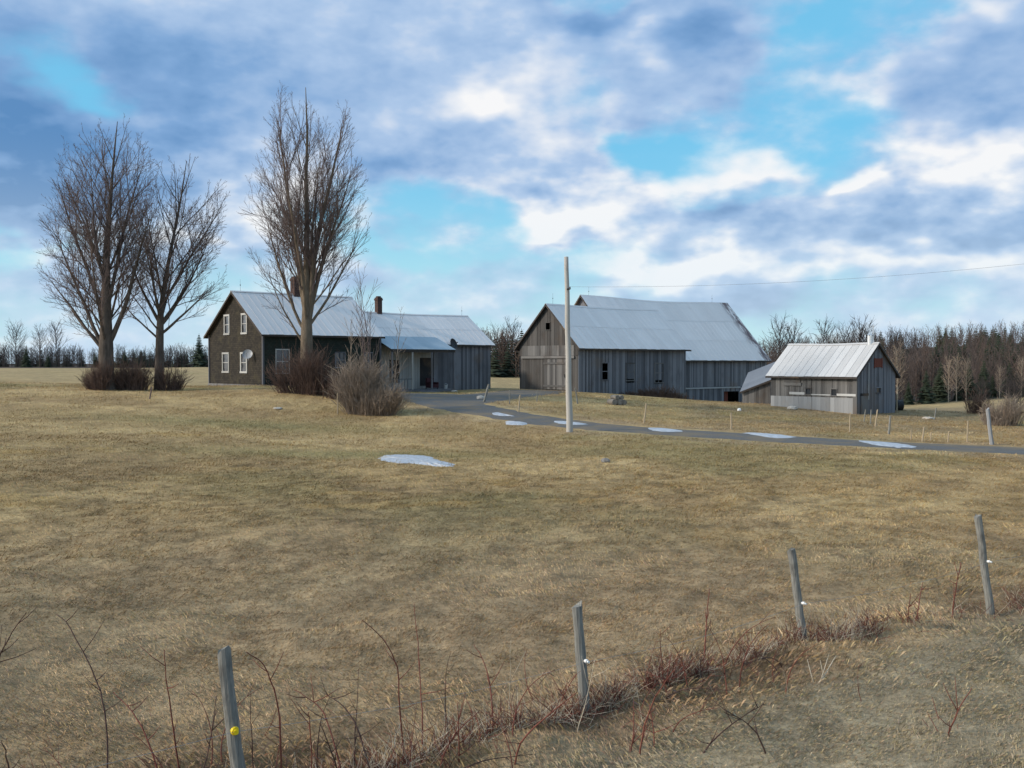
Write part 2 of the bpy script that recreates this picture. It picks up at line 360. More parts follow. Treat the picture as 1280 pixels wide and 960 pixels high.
# ------------------------------------------------------------------ ground
def axis(lim, s0, k):
    a = [0.0]
    while a[-1] < lim: a.append(a[-1]+max(s0, k*a[-1]))
    return np.array(a)
ax = axis(900, .13, .016); xs = np.concatenate([-ax[:0:-1], ax])
ys = [-25.0]
while ys[-1] < 1500:
    y = ys[-1]; ys.append(y+(1.0 if y < 3.5 else max(.11, .0125*y)))
ys = np.array(ys)
GX, GY = np.meshgrid(xs, ys); gx = GX.ravel(); gy = GY.ravel()
def patch(x, y):
    """base colour of the dead grass (linear)"""
    tan = np.array([.395, .278, .135]); straw = np.array([.50, .365, .185]); brown = np.array([.275, .188, .098]); green = np.array([.235, .20, .09]); grey = np.array([.38, .285, .175])
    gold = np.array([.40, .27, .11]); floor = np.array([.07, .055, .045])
    a = fbm(x/3.2+9, y/5+2, 4); b_ = fbm(x/1.3+50, y/1.6+8, 3); c_ = fbm(x/9+90, y/12+31, 3); e = fbm(x/2.2+130, y/2.2+77, 3)
    col = tan[None]*np.ones((len(x), 1))
    def mx(col, c, k): return col*(1-k[:, None])+c[None]*k[:, None]
    col = mx(col, straw, .65*sstep(.5, .7, a)); col = mx(col, brown, .5*sstep(.48, .32, a))
    col = mx(col, green, .6*sstep(.56, .72, c_)); col = mx(col, brown, .3*sstep(.5, .35, b_))
    col = mx(col, gold, .6*sstep(.68, .78, e)*(y < 45))
    d = np.hypot(x, y)
    col = mx(col, grey, .6*(1-sstep(12, 26, d)))
    col = mx(col, brown, .3*(1-sstep(7, 20, d)))
    f1 = fbm(x*3.3+12, y*3.3+2, 3); f2 = fbm(x*.9+70, y*1.2+2, 3)
    col = col*(1-(.32*sstep(.5, .36, f1)+.12*sstep(.5, .35, f2))*(1-sstep(25, 60, d)))[:, None]
    col = mx(col, np.array([.33, .235, .14]), .5*(1-sstep(9, 30, d)))
    pl = seg_dist(x, y, [(-32, 58), (-21, 57), (-15.7, 50.5), (-11.6, 45), (-5, 41)]); col = mx(col, straw, .75*np.exp(-(pl/.7)**2))
    pl = seg_dist(x, y, [(9, 24), (13, 27), (15, 32), (13, 38)]); col = mx(col, straw, .5*np.exp(-(pl/.6)**2))
    # green patches by shrubs and ice; beside the maples, tree shadow painted as green
    for (cx, cy, rx, ry, k) in ((-14, 52, 8, 3, .75), (-6, 39, 7, 2.0, .8), (-24, 74, 3, 2, .9), (-19, 76, 3.5, 1.0, .9), (-9, 63, 3, 1.2, .5), (9, 62, 9, 2.5, .5), (14, 70, 12, 4, .5)):
        col = mx(col, green, k*np.exp(-((x-cx)/rx)**2-((y-cy)/ry)**2))
    # fence line: red brown litter; mown strip nearer the road: greyer green
    fb = FB(x, y); col = mx(col, np.array([.115, .07, .05]), .45*fb*sstep(.4, .65, b_))
    side = sstep(.3, 1.6, (x*.63-(y-8.5)*.77)) * (d < 30)
    col = mx(col, np.array([.28, .25, .175]), .6*side)
    # meadow beyond the coop, far fields
    col = mx(col, np.array([.35, .265, .14]), .8*sstep(85, 105, d)*(1-.4*sstep(.45, .6, a)))
    dead = sstep(.16, .2, x/np.maximum(y, 1))*sstep(50, 58, y)*sstep(98, 90, y)
    col = mx(col, np.array([.17, .135, .09]), .55*dead*sstep(.35, .6, a))
    # woodland floor
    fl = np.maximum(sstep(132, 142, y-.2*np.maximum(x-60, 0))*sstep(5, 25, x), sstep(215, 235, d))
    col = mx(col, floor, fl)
    # dirt verges
    rd = np.minimum(seg_dist(x, y, ROAD1), seg_dist(x, y, ROAD2)+.8)
    col = mx(col, np.array([.30, .23, .15]), .55*np.exp(-((rd-3.2)/1.1)**2)*sstep(.3, .6, b_))
    return col
gzv = H(gx, gy); nx = len(xs); ny = len(ys)
idx = np.arange(nx*ny).reshape(ny, nx)
FQ = np.stack([idx[:-1, :-1], idx[:-1, 1:], idx[1:, 1:], idx[1:, :-1]], -1).reshape(-1, 4)
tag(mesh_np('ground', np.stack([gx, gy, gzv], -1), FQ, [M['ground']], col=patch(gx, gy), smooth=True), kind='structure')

_GZ = gzv.reshape(ny, nx)
def gz(x, y):            # height of the ground mesh itself
    i = min(max(int(np.searchsorted(xs, x))-1, 0), nx-2); j = min(max(int(np.searchsorted(ys, y))-1, 0), ny-2)
    fx = (x-xs[i])/(xs[i+1]-xs[i]); fy = (y-ys[j])/(ys[j+1]-ys[j])
    return float((_GZ[j, i]*(1-fx)+_GZ[j, i+1]*fx)*(1-fy)+(_GZ[j+1, i]*(1-fx)+_GZ[j+1, i+1]*fx)*fy)
# grass blades, one uncountable mass
def blades(n, dmin, dmax, spread, h0, h1, wd, flat, fn=None):
    u = RNG.random(n); d = dmin*(dmax/dmin)**u; a = (RNG.random(n)*2-1)*spread
    x = d*np.sin(a); y = d*np.cos(a)
    if fn is not None:
        k = fn(x, y) > RNG.random(n); x, y, d = x[k], y[k], d[k]
    rd = np.minimum(seg_dist(x, y, ROAD1), seg_dist(x, y, ROAD2)); k = rd > 2.5; x, y, d = x[k], y[k], d[k]
    n = len(x); z = H(x, y)
    clump = fbm(x*1.7+3, y*1.7+8, 3)
    h = (h0+(h1-h0)*RNG.random(n)**2)*(.55+1.1*clump)*(1+d/45)
    th = RNG.random(n)*2*np.pi*.55 + fbm(x/2.5, y/2.5, 2)*6     # matted: the lay of the grass swirls slowly
    lean = flat*(.6+.6*RNG.random(n)); L = h
    dx = np.cos(th)*np.sin(lean)*L; dy = np.sin(th)*np.sin(lean)*L; dz = np.cos(lean)*L
    px_, py_ = -np.sin(th), np.cos(th); wv = wd*(.6+.8*RNG.random(n))*np.clip(d/8, .8, 6)
    P = np.stack([x, y, z-.01], -1)
    A = P+np.stack([px_*wv/2, py_*wv/2, 0*wv], -1); B = P-np.stack([px_*wv/2, py_*wv/2, 0*wv], -1)
    Mx = P+np.stack([dx*.55, dy*.55, dz*.75], -1); C = P+np.stack([dx, dy, dz], -1)
    V = np.stack([A, B, Mx+np.stack([-px_*wv*.35, -py_*wv*.35, 0*wv], -1), C], 1).reshape(-1, 3)
    i = np.arange(n)*4
    Fq = np.stack([i, i+1, i+2, i+3], -1)
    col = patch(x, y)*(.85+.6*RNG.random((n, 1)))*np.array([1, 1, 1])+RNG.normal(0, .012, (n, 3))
    pale = RNG.random(n) < .09; col[pale] = col[pale]*1.35+.04
    return V, Fq, np.repeat(np.clip(col, .01, .8), 4, 0)
parts = [blades(1000000, 5.5, 90, .6, .02, .062, .0036, 1.15),
         blades(200000, 5.5, 20, .62, .03, .12, .002, .95, lambda x, y: FB(x, y)*1.2*sstep(.42, .6, fbm(x*1.1+4, y*1.1, 2)))]
vs = []; fs = []; cs = []; o_ = 0
for V, Fq, c in parts: vs.append(V); fs.append(Fq+o_); cs.append(c); o_ += len(V)
tag(mesh_np('dead_grass', np.concatenate(vs), np.concatenate(fs), [M['blades']], col=np.concatenate(cs)), 'matted tan dead grass covering the field', 'grass', kind='stuff')

# ------------------------------------------------------------------ road, ice
def strip(name, pts, widths, dz, mat):
    P = []; Wd = []
    for i in range(len(pts)-1):
        n = max(2, int(math.dist(pts[i], pts[i+1])/.8))
        for j in range(n):
            t_ = j/n; p0 = pts[max(i-1, 0)]; p1 = pts[i]; p2 = pts[i+1]; p3 = pts[min(i+2, len(pts)-1)]
            P.append([.5*((2*p1[q])+(-p0[q]+p2[q])*t_+(2*p0[q]-5*p1[q]+4*p2[q]-p3[q])*t_**2+(-p0[q]+3*p1[q]-3*p2[q]+p3[q])*t_**3) for q in (0, 1)]); Wd.append(widths[i]*(1-t_)+widths[i+1]*t_)
    P.append(list(pts[-1])); Wd.append(widths[-1]); P = np.array(P); Wd = np.array(Wd)
    T = np.gradient(P, axis=0); T /= np.linalg.norm(T, axis=1)[:, None]; N = np.stack([-T[:, 1], T[:, 0]], -1)
    K = np.linspace(-.5, .5, 9); edge = (RNG.random((len(P), 2))-.5)*1.1
    V = []
    for i in range(len(P)):
        for j, k in enumerate(K):
            q = P[i]+N[i]*k*(Wd[i]+(edge[i, 0] if j == 0 else edge[i, 1] if j == 8 else 0)); V.append([q[0], q[1], 0])
    V = np.array(V); edgek = np.tile(1-np.abs(K*2)**6, len(P)); V[:, 2] = H(V[:, 0], V[:, 1])+dz*edgek-.01*(1-edgek)
    I = np.arange(len(P)*9).reshape(-1, 9); Fq = np.stack([I[:-1, :-1], I[:-1, 1:], I[1:, 1:], I[1:, :-1]], -1).reshape(-1, 4)
    return mesh_np(name, V, Fq, [mat], smooth=True)
tag(strip('road', ROAD1, [4.4, 4.3, 4.1, 3.9, 3.7, 3.6, 3.7, 4.4, 6, 5], .045, M['road']), kind='structure')
tag(strip('path', ROAD2, [5, 6.5, 7, 6], .038, M['road']), kind='structure')
def ice(outline, dz):
    """old ice lying in a hollow: outline traced on the ground, thin at its rim"""
    B_ = [hit(px, py) for px, py in outline]; m_ = []
    for i in range(len(B_)):
        for k in range(4):
            t_ = k/4; p0, p1, p2, p3 = B_[i-1], B_[i], B_[(i+1) % len(B_)], B_[(i+2) % len(B_)]
            m_.append(.5*((2*p1)+(p2-p0)*t_+(2*p0-5*p1+4*p2-p3)*t_**2+(3*p1-p0-3*p2+p3)*t_**3)+Vector((random.uniform(-.11, .11), random.uniform(-.11, .11), 0)))
    c = sum(m_, Vector())/len(m_); n = len(m_); rings = 7; V = [[c.x, c.y, dz]]
    for k in range(1, rings+1):
        for q in m_: V.append([c.x+(q.x-c.x)*k/rings, c.y+(q.y-c.y)*k/rings, dz*(1-(k/rings)**5*1.25)])
    V = np.array(V); V[:, 2] += H(V[:, 0], V[:, 1])
    Fc = [(0, 1+i, 1+(i+1) % n) for i in range(n)]
    for k in range(rings-1):
        for i in range(n): Fc.append((1+k*n+i, 1+(k+1)*n+i, 1+(k+1)*n+(i+1) % n, 1+k*n+(i+1) % n))
    return tag(mesh_np('ice_patch', V, Fc, [M['ice']], smooth=True), kind='structure')
ice([(472, 571), (485, 568.3), (505, 568), (528, 569), (543, 572), (554, 577), (568, 580.5), (571, 583), (558, 584.3), (540, 583), (520, 580.2), (497, 580), (480, 577), (474, 574)], .05)
ice([(612, 517), (622, 516.5), (640, 520), (647, 521.5), (636, 522), (616, 520.5)], .075)
ice([(631, 527), (645, 527.5), (661, 530), (652, 532), (633, 530.5)], .075)
ice([(690, 526.5), (715, 528), (741, 531.5), (725, 533), (694, 531)], .075)
ice([(806, 535.5), (830, 536), (862, 540.5), (845, 542), (812, 540)], .075)
ice([(928, 541.5), (955, 542.5), (975, 544), (1004, 548.5), (975, 550), (940, 545.5)], .075)
ice([(1064, 551), (1100, 553), (1135, 556.5), (1158, 561.5), (1125, 561), (1085, 557)], .075)

# ------------------------------------------------------------------ buildings
def boards(mb, A, B, n, zb, zt, openings=(), bw=.24, th=.03, gap=.008, jit=.008, ragged=0, m=0):
    """vertical boards along local line A->B, outward normal n, zt(s) = wall top"""
    A = Vector((*A, 0)); B = Vector((*B, 0)); n = Vector((*n, 0)); L = (B-A).length; d = (B-A)/L
    br = set([0.0, L]); s = 0
    edges = []
    while s < L: edges.append(s); s += bw*random.uniform(.8, 1.2)
    for o in openings: edges += [o[0], o[1]]
    peak = L/2; edges.append(peak); edges.append(L)
    edges = sorted(e for e in set(round(e, 4) for e in edges) if 0 <= e <= L)
    ee = [edges[0]]
    keep = set(round(v, 4) for o in openings for v in o[:2]) | {round(peak, 4), round(L, 4)}
    for e in edges[1:]:
        if e-ee[-1] < .05 and e not in keep: continue
        ee.append(e)
    for s0, s1 in zip(ee[:-1], ee[1:]):
        if s1-s0 < .012: continue
        mid = (s0+s1)/2; cuts = sorted((o[2], o[3]) for o in openings if o[0] < mid < o[1])
        lo = zb-random.random()*ragged; t = random.random(); j = n*random.uniform(-jit, jit)
        spans = []; cur = lo
        for c0, c1 in cuts: spans.append((cur, c0, False)); cur = c1
        spans.append((cur, None, True))
        for a_, b_, top in spans:
            z0, z1 = (zt(s0+.001), zt(s1-.001)) if top else (b_, b_)
            if min(z0, z1) <= a_: 
                if max(z0, z1) <= a_: continue
            p0 = A+d*(s0+gap/2)+j; p1 = A+d*(s1-gap/2)+j
            mb.hexa([p0+Vector((0, 0, a_)), p1+Vector((0, 0, a_)), p1+Vector((0, 0, max(z1, a_+.01))), p0+Vector((0, 0, max(z0, a_+.01)))], -n*th, t, m)
def gable_top(W, ze, zr): return lambda s: ze+(zr-ze)*(1-abs(s-W/2)/(W/2))
def roof(par, x0, x1, W, ze, zr, oh, mat, name='roof', pw=.66, rows=2, sag=.0, yc=None, fascia=True):
    """gable roof with sheets, ridge along local x; wall plane eaves at y=0 and y=W"""
    yc = W/2 if yc is None else yc
    slope = (zr-ze)/(W/2); mb = MB(); th = .045; L = x1-x0
    k = math.hypot(1, slope); nn = {1: Vector((0, -slope/k, 1/k)), -1: Vector((0, slope/k, 1/k))}
    hw = W/2+oh
    def sg(x): return -sag*math.sin(math.pi*(x-x0)/L)**2
    for side in (1, -1):
        x = x0; i = 0
        while x < x1-.02:
            xe = min(x+pw, x1)
            for r_ in range(rows):
                r0 = hw*r_/rows-(.0 if r_ == 0 else .06); r1 = hw*(r_+1)/rows+(random.uniform(-.015, .02) if r_ == rows-1 else 0)
                lift = .012*(rows-1-r_)+random.uniform(0, .004)
                def P(xx, r): return Vector((xx, yc-side*r, zr-slope*r+sg(xx)*(1-r/hw)))+nn[side]*(lift+.05)
                mb.hexa([P(x+.002, r0), P(xe-.002, r0), P(xe-.002, r1), P(x+.002, r1)], nn[side]*.006)
            # standing rib over the joint
            def Q(xx, r): return Vector((xx, yc-side*r, zr-slope*r+sg(xx)*(1-r/hw)))+nn[side]*.066
            if x > x0+.1: mb.hexa([Q(x-.012, 0), Q(x+.012, 0), Q(x+.012, hw), Q(x-.012, hw)], nn[side]*.012, .6)
            x = xe; i += 1
    # ridge cap
    for side in (1, -1):
        n_seg = 8
        for q in range(n_seg):
            xa = x0-.02+(L+.04)*q/n_seg; xb = x0-.02+(L+.04)*(q+1)/n_seg
            a_ = Vector((xa, yc, zr+sg(xa)+.115)); b_ = Vector((xb, yc, zr+sg(xb)+.115)); off = Vector((0, -side*.16, -slope*.16))
            mb.hexa([a_, b_, b_+off, a_+off], nn[side]*.008, .3)
    o = mb.build(name, mat, par)
    # deck and dark verge boards
    mb = MB()
    for side in (1, -1):
        def D(xx, r): return Vector((xx, yc-side*r, zr-slope*r+sg(xx)*1.15*(1-r/hw)))+nn[side]*.02
        for q in range(6):
            xa = x0+.01+(L-.02)*q/6; xb = x0+.01+(L-.02)*(q+1)/6
            mb.hexa([D(xa, 0), D(xb, 0), D(xb, hw-.03), D(xa, hw-.03)], -nn[side]*.05, .5)
        if fascia:
            for xx in (x0-.012, x1-.018):
                mb.hexa([D(xx, 0), D(xx+.03, 0), D(xx+.03, hw-.01), D(xx, hw-.01)], Vector((0, 0, -.17)), .7)
            mb.hexa([D(x0, hw-.025), D(x1, hw-.025), D(x1, hw+.003), D(x0, hw+.003)], Vector((0, 0, -.13)), .5)
    mb.build('fascia', M['oldfascia'], par)
    return o
def frame_part(par, A, d, n, s0, s1, z0, z1, mat, glass, name='window', bars=(1, 1), tw=.1, proj=.05, setback=.04):
    """window frame standing proud of the wall, pane as its child"""
    A = Vector((*A, 0)); d = Vector((*d, 0)); n = Vector((*n, 0)); mb = MB()
    def Lp(s, z, o): return A+d*s+n*o+Vector((0, 0, z))
    def bx(a0, a1, c0, c1, o0, o1, t=None): mb.hexa([Lp(a0, c0, o0), Lp(a1, c0, o0), Lp(a1, c1, o0), Lp(a0, c1, o0)], n*(o1-o0), t)
    bx(s0, s0+tw, z0+tw, z1-tw, -.02, proj); bx(s1-tw, s1, z0+tw, z1-tw, -.02, proj); bx(s0, s1, z1-tw, z1, -.02, proj+.01); bx(s0-.03, s1+.03, z0, z0+tw, -.02, proj+.03)
    for i in range(bars[0]):
        sm = s0+(s1-s0)*(i+1)/(bars[0]+1); bx(sm-.02, sm+.02, z0+tw, z1-tw, -.03, .012)
    for i in range(bars[1]):
        zm = z0+(z1-z0)*(i+1)/(bars[1]+1); bx(s0+tw, s1-tw, zm-.028, zm+.028, -.031, .02)
    f_ = mb.build(name, mat, par)
    if glass:
        p = MB(); p.hexa([Lp(s0+tw, z0+tw, -setback), Lp(s1-tw, z0+tw, -setback), Lp(s1-tw, z1-tw, -setback), Lp(s0+tw, z1-tw, -setback)], n*-.008, .5)
        p.build('pane', glass, f_)
    return f_
def lightning_rod(par, x, y, z):
    mb = MB(); mb.tube([(x, y, z), (x, y, z+1.0)], [.012, .006], 5); mb.tube([(x, y, z+.45), (x, y, z+.5), (x, y, z+.55)], [.02, .05, .02], 6)
    mb.build('lightning_rod', M['blackmetal'], par)
def dish(par, c, aim, r, mat):
    mb = MB(); c = Vector(c); aim = Vector(aim).normalized(); a_ = aim.cross(Vector((0, 0, 1))).normalized(); b_ = a_.cross(aim); k = 18
    prev = None
    for i in range(6):
        rr = r*i/5; dp = .25*r*(i/5)**2
        ring = [c+a_*rr*math.cos(2*math.pi*j/k)+b_*rr*math.sin(2*math.pi*j/k)+aim*dp for j in range(k)]
        if i > 0:
            for j in range(k):
                if i == 1: mb.poly([c, prev[j], prev[j]] if False else [c, ring[j], ring[(j+1) % k]], .5)
                else: mb.poly([prev[j], ring[j], ring[(j+1) % k], prev[(j+1) % k]], .5)
        prev = ring
    mb.tube([c+b_*-r*.9+aim*.2*r, c+aim*r*1.1-b_*.1*r], .014, 5); mb.tube([c+aim*r*1.0-b_*.1*r, c+aim*r*1.22-b_*.1*r], .045, 8)
    mb.tube([c, c-aim*.22, c-aim*.25-Vector((0, 0, .35))], .022, 6)
    return mb.build('satellite_dish', mat, par)
def chimney(par, x, y, z0, z1, w_):
    mb = MB(); mb.box(x-w_/2, x+w_/2, y-w_/2, y+w_/2, z0, z1, .5); mb.box(x-w_/2-.05, x+w_/2+.05, y-w_/2-.05, y+w_/2+.05, z1-.28, z1-.1, .5)
    mb.box(x-w_/2+.08, x+w_/2-.08, y-w_/2+.08, y+w_/2-.08, z1+.002, z1+.12, .2)
    return mb.build('chimney', M['brick'], par)

# --- farmhouse
hx, hy = -20.0, 80.0; hb = -1.87
h = empty('farmhouse', (hx, hy, hb), R(42), label='old dark shingled farmhouse with grey metal roof, brick chimneys and a side porch', cat='house')
Wd, Ln, ze, zr = 9.7, 11.3, 4.37, 7.78
def solid_wall(mb, A, B, n, zb, zt, ops, th=.12):
    boards(mb, A, B, n, zb, zt, ops, bw=1.4, th=th, gap=0.0012, jit=.0005)
gops = [(5.86, 6.77, .44+.0, 2.66), (2.75, 3.8, .94-.03, 2.66)]
ops_g = [(5.96, 7.2, 1.0, 2.7), (2.7, 3.86, 1.0, 2.7), (5.82, 6.82, 4.22, 5.92), (2.68, 3.68, 4.22, 5.92)]
mb = MB(); solid_wall(mb, (0, 0), (0, Wd), (-1, 0), -1.1, gable_top(Wd, ze, zr), ops_g)
mb.build('wall', M['shingle'], h)
for o in ops_g: frame_part(h, (0, 0), (0, 1), (-1, 0), o[0]-.02, o[1]+.02, o[2]-.02, o[3]+.02, M['whitepaint'], M['glasslight'], bars=(0, 1), tw=.15)
ops_f = [(1.1, 2.36, .95, 2.95), (6.7, 7.7, 1.4, 2.75), (9.6, 10.5, 1.2, 2.75)]
mb = MB(); solid_wall(mb, (0, 0), (Ln, 0), (0, -1), -1.1, lambda s: ze, ops_f); mb.build('wall', M['shingle_dark'], h)
for i, o in enumerate(ops_f): frame_part(h, (0, 0), (1, 0), (0, -1), o[0]-.02, o[1]+.02, o[2]-.02, o[3]+.02, M['whitepaint'] if i == 0 else M['barnwood'], M['glass'], bars=(1, 1), tw=.09)
mb = MB(); solid_wall(mb, (Ln, Wd), (Ln, 0), (1, 0), -1.1, gable_top(Wd, ze, zr), []); solid_wall(mb, (Ln, Wd), (0, Wd), (0, 1), -1.1, lambda s: ze, []); mb.build('wall', M['shingle_dark'], h)
for cx, cy in ((-.07, -.07), (-.07, Wd-.05), (Ln-.05, -.07)): mb = MB(); mb.box(cx-.02, cx+.13, cy-.02, cy+.13, -.9, ze-.1, .3); mb.build('corner_board', M['barnwood'], h)
rf = roof(h, -.35, Ln+.25, Wd, ze, zr, .42, M['roof'], rows=1)
chimney(rf, 5.78, Wd/2, zr-.6, zr+1.5, .72)
lightning_rod(rf, .5, Wd/2, zr+.1)
dish(h, (-.45, 1.75, 2.5), (-.7, -.75, .45), .42, M['dishgrey'])
mb = MB(); mb.box(-.04, Ln+.04, -.03, -.16, -1.2, .05); mb.box(-.16, -.03, -.04, Wd+.04, -1.2, .05); mb.build('foundation', M['foundation'], h)
# wing
W2, x2, x3, ze2, zr2 = 7.9, Ln+.13, 24.9, 1.85-hb, 4.62-hb; y0w = .9
mb = MB()
boards(mb, (17.9, y0w), (x3, y0w), (0, -1), -1.6, lambda s: ze2, [], bw=.22, ragged=.1)
boards(mb, (x3, y0w), (x3, y0w+W2), (1, 0), -1.6, gable_top(W2, ze2, zr2), [], bw=.22); boards(mb, (x3, y0w+W2), (x2, y0w+W2), (0, 1), -1.6, lambda s: ze2, [], bw=.22)
mb.build('wall', M['barnwood'], h)
mb = MB(); boards(mb, (x2, y0w), (17.88, y0w), (0, -1), -1.4, lambda s: ze2, [(1.5, 2.6, -.0, 2.1), (4.9, 6.4, -.3, 2.3)], bw=.12, jit=.002); mb.build('wall', M['whitewall'], h)
dr = MB(); dr.box(x2+1.5, x2+2.6, y0w+.02, y0w+.07, 0, 2.1, .2); dr.box(x2+1.7, x2+2.4, y0w+.0, y0w+.018, 1.1, 1.9, .9); d_ = dr.build('door', M['darkgap'], h)
kb = MB(); kb.tube([(x2+2.5, y0w-.04, .98), (x2+2.5, y0w+.02, .98)], .035, 8); kb.build('handle', M['galv'], d_)
dr = MB(); dr.box(x2+4.9, x2+6.4, y0w+.03, y0w+.07, -.3, 2.3, .3); dr.build('door', M['darkgap'], h)
e2 = bpy.data.objects.new('roof_frame', None)
mb = MB()
rf2 = roof(h, x2+.02, x3+.35, W2, ze2, zr2, .3, M['roof'], rows=2, yc=y0w+W2/2, sag=.08)
chimney(rf2, 14.46, y0w+W2/2, zr2-.4, zr2+1.45, .5); lightning_rod(rf2, x3-.4, y0w+W2/2, zr2+.05)
dish(rf2, (19.9, y0w-.35, 1.7-hb+.05), (.25, -1, .35), .5, M['blackmetal'])
# porch
mb = MB(); xp0, xp1 = Ln+.12, 18.6; ys0, zs0, ys1, zs1 = y0w+.62, 2.36-hb, -1.55, 1.16-hb
n_ = Vector((0, -(zs0-zs1), ys0-ys1)).normalized(); x = xp0
while x < xp1-.01:
    xe = min(x+.6, xp1); skew = .9
    mb.hexa([(x+.002, ys0, zs0), (xe-.002, ys0, zs0), (xe-.002, ys1, zs1), (x+.002, ys1, zs1)], n_*.012); x = xe
mb.build('porch_roof', M['porchroof'], h)
mb = MB(); mb.hexa([(xp0, ys0, zs0-.01), (xp1-.02, ys0, zs0-.01), (xp1-.02, ys1+.03, zs1-.01), (xp0, ys1+.03, zs1-.01)], -n_*.08, .5); mb.box(xp0, xp1-.03, ys1+.05, ys1+.15, zs1-.26, zs1-.05); mb.build('porch_beam', M['oldfascia'], h)
for xx in (xp0+.15, 13.75, 15.9, xp1-.15):
    mb = MB(); mb.box(xx-.055, xx+.055, ys1+.04, ys1+.155, -.55, zs1-.262, .6); mb.build('porch_post', M['whitewall'] if xx in (13.75,) else M['barnwood'], h)
mb = MB(); mb.box(xp0, xp1, ys1+.05, y0w-.03, -.75, -.55); mb.box(14.6, 16.6, ys1-.35, ys1+.04, -.95, -.74); mb.box(xp0, xp1, ys1+.08, ys1+.12, -1.5, -.76); mb.build('porch_floor', M['barnwood'], h)
bm_ = MB(); a0 = (13.2, ys1+.1, -.5); 
for q in range(6): bm_.bar((11.6+q*.32, ys1+.1, -.5), (11.6+q*.32, ys1+.1, .35), .04, .04)
bm_.bar((11.5, ys1+.1, .4), (13.7, ys1+.1, .4), .07, .06); bm_.build('railing', M['barnwood'], h)

def world(o, x, y, z=0):
    c, s = math.cos(o.rotation_euler.z), math.sin(o.rotation_euler.z)
    return Vector((o.location.x+x*c-y*s, o.location.y+x*s+y*c, o.location.z+z))
# things on the porch: an old armchair and a white bucket
p = world(h, 16.6, -.6, -.545); ch = empty('armchair', p, R(42), label='dark maroon armchair standing on the farmhouse porch', cat='armchair')
mb = MB(); mb.box(-.35, .35, -.35, .3, .12, .42); mb.build('seat', M['maroon'], ch)
mb = MB(); mb.box(-.4, .4, .302, .48, .12, 1.0); mb.build('backrest', M['maroon'], ch)
for sx in (-1, 1):
    mb = MB(); x_ = .46*sx; mb.box(min(x_, x_-.1*sx), max(x_, x_-.1*sx), -.36, .3, .1, .62); mb.build('armrest', M['maroon'], ch)
for sx in (-.4, .34):
    for sy in (-.33, .4):
        mb = MB(); mb.box(sx, sx+.06, sy, sy+.06, 0, .1); mb.build('leg', M['darkgap'], ch)
p = world(h, 17.7, -1.2, -.545); bk = empty('bucket', p, 0, label='small white bucket on the porch edge beside the armchair', cat='bucket')
mb = MB(); mb.tube([(0, 0, 0), (0, 0, .3), (0, 0, .36)], [.13, .165, .17], 14); mb.build('body', M['whitepaint'], bk)
mb = MB(); mb.tube([(.17, 0, .34), (.14, .02, .44), (0, .03, .5), (-.14, .02, .44), (-.17, 0, .34)], .008, 4); mb.build('handle', M['galv'], bk)

# --- barns
b1 = empty('barn', (6, 90, -2.68), R(42), label='long grey board barn with sliding gable door, nearest the utility pole', cat='barn')
W1, L1, ze1, zr1 = 7.85, 15.5, 4.34, 8.06
mb = MB(); boards(mb, (0, 0), (L1, 0), (0, -1), -1.6, lambda s: ze1-.03*s/L1*3, [(3.1, 3.93, 1.1, 2.6), (6.5, 7.6, .75, 1.1), (10.75, 11.8, .6, .95)], bw=.2, ragged=.15); mb.build('wall', M['barnwood'], b1)
mb = MB(); boards(mb, (L1, 0), (L1, W1), (1, 0), -1.6, gable_top(W1, ze1, zr1), []); boards(mb, (L1, W1), (0, W1), (0, 1), -1.6, lambda s: ze1, []); mb.build('wall', M['barnwood'], b1)
mb = MB(); boards(mb, (0, .0), (0, W1), (-1, 0), 3.3, gable_top(W1, ze1, zr1), [(3.63, 4.23, 5.72, 6.38)], bw=.19); boards(mb, (.04, 0), (.04, W1), (-1, 0), -1.3, lambda s: 3.28, [], bw=.24, ragged=.1); mb.build('wall', M['barnwood_warm'], b1)
mb = MB(); boards(mb, (-.035, .55), (-.035, 7.5), (-1, 0), 3.3, lambda s: 4.25, [], bw=.3, th=.02); mb.box(-.12, -.04, .45, 7.55, 3.05, 3.28, .9); mb.build('door_header', M['coopwood'], b1)
mb = MB(); boards(mb, (-.06, 1.4), (-.06, 4.5), (-1, 0), .18, lambda s: 2.98, [], bw=.22, th=.03)
mb.box(-.115, -.092, 1.45, 4.45, .4, .58, .3); mb.box(-.115, -.092, 1.45, 4.45, 2.5, 2.68, .3); sd = mb.build('sliding_door', M['coopwood'], b1)
mb = MB(); mb.box(-.15, -.116, 1.6, 1.68, 1.3, 1.6); mb.build('handle', M['blackmetal'], sd)
frame_part(b1, (0, 0), (0, 1), (-1, 0), 3.57, 4.29, 5.66, 6.44, M['barnwood_warm'], None, bars=(0, 0), tw=.07)
frame_part(b1, (0, 0), (1, 0), (0, -1), 3.02, 4.0, 1.0, 2.7, M['barnwood'], None, bars=(0, 1), tw=.1)
for a_, b_ in ((6.4, 7.7), (10.6, 11.95)):
    frame_part(b1, (0, 0), (1, 0), (0, -1), a_, b_, .9+(-.25 if a_ > 8 else 0), 2.65, M['coopwood'], None, bars=(1 if a_ > 8 else 0, 1), tw=.09, name='boarded_window')
rf = roof(b1, -.35, L1+.3, W1, ze1, zr1, .45, M['roof'], rows=2, sag=.1); lightning_rod(rf, .6, W1/2, zr1+.1)
mb = MB(); mb.box(.02, L1, -.08, -.035, -1.6, -.35); mb.build('foundation', M['foundation'], b1)

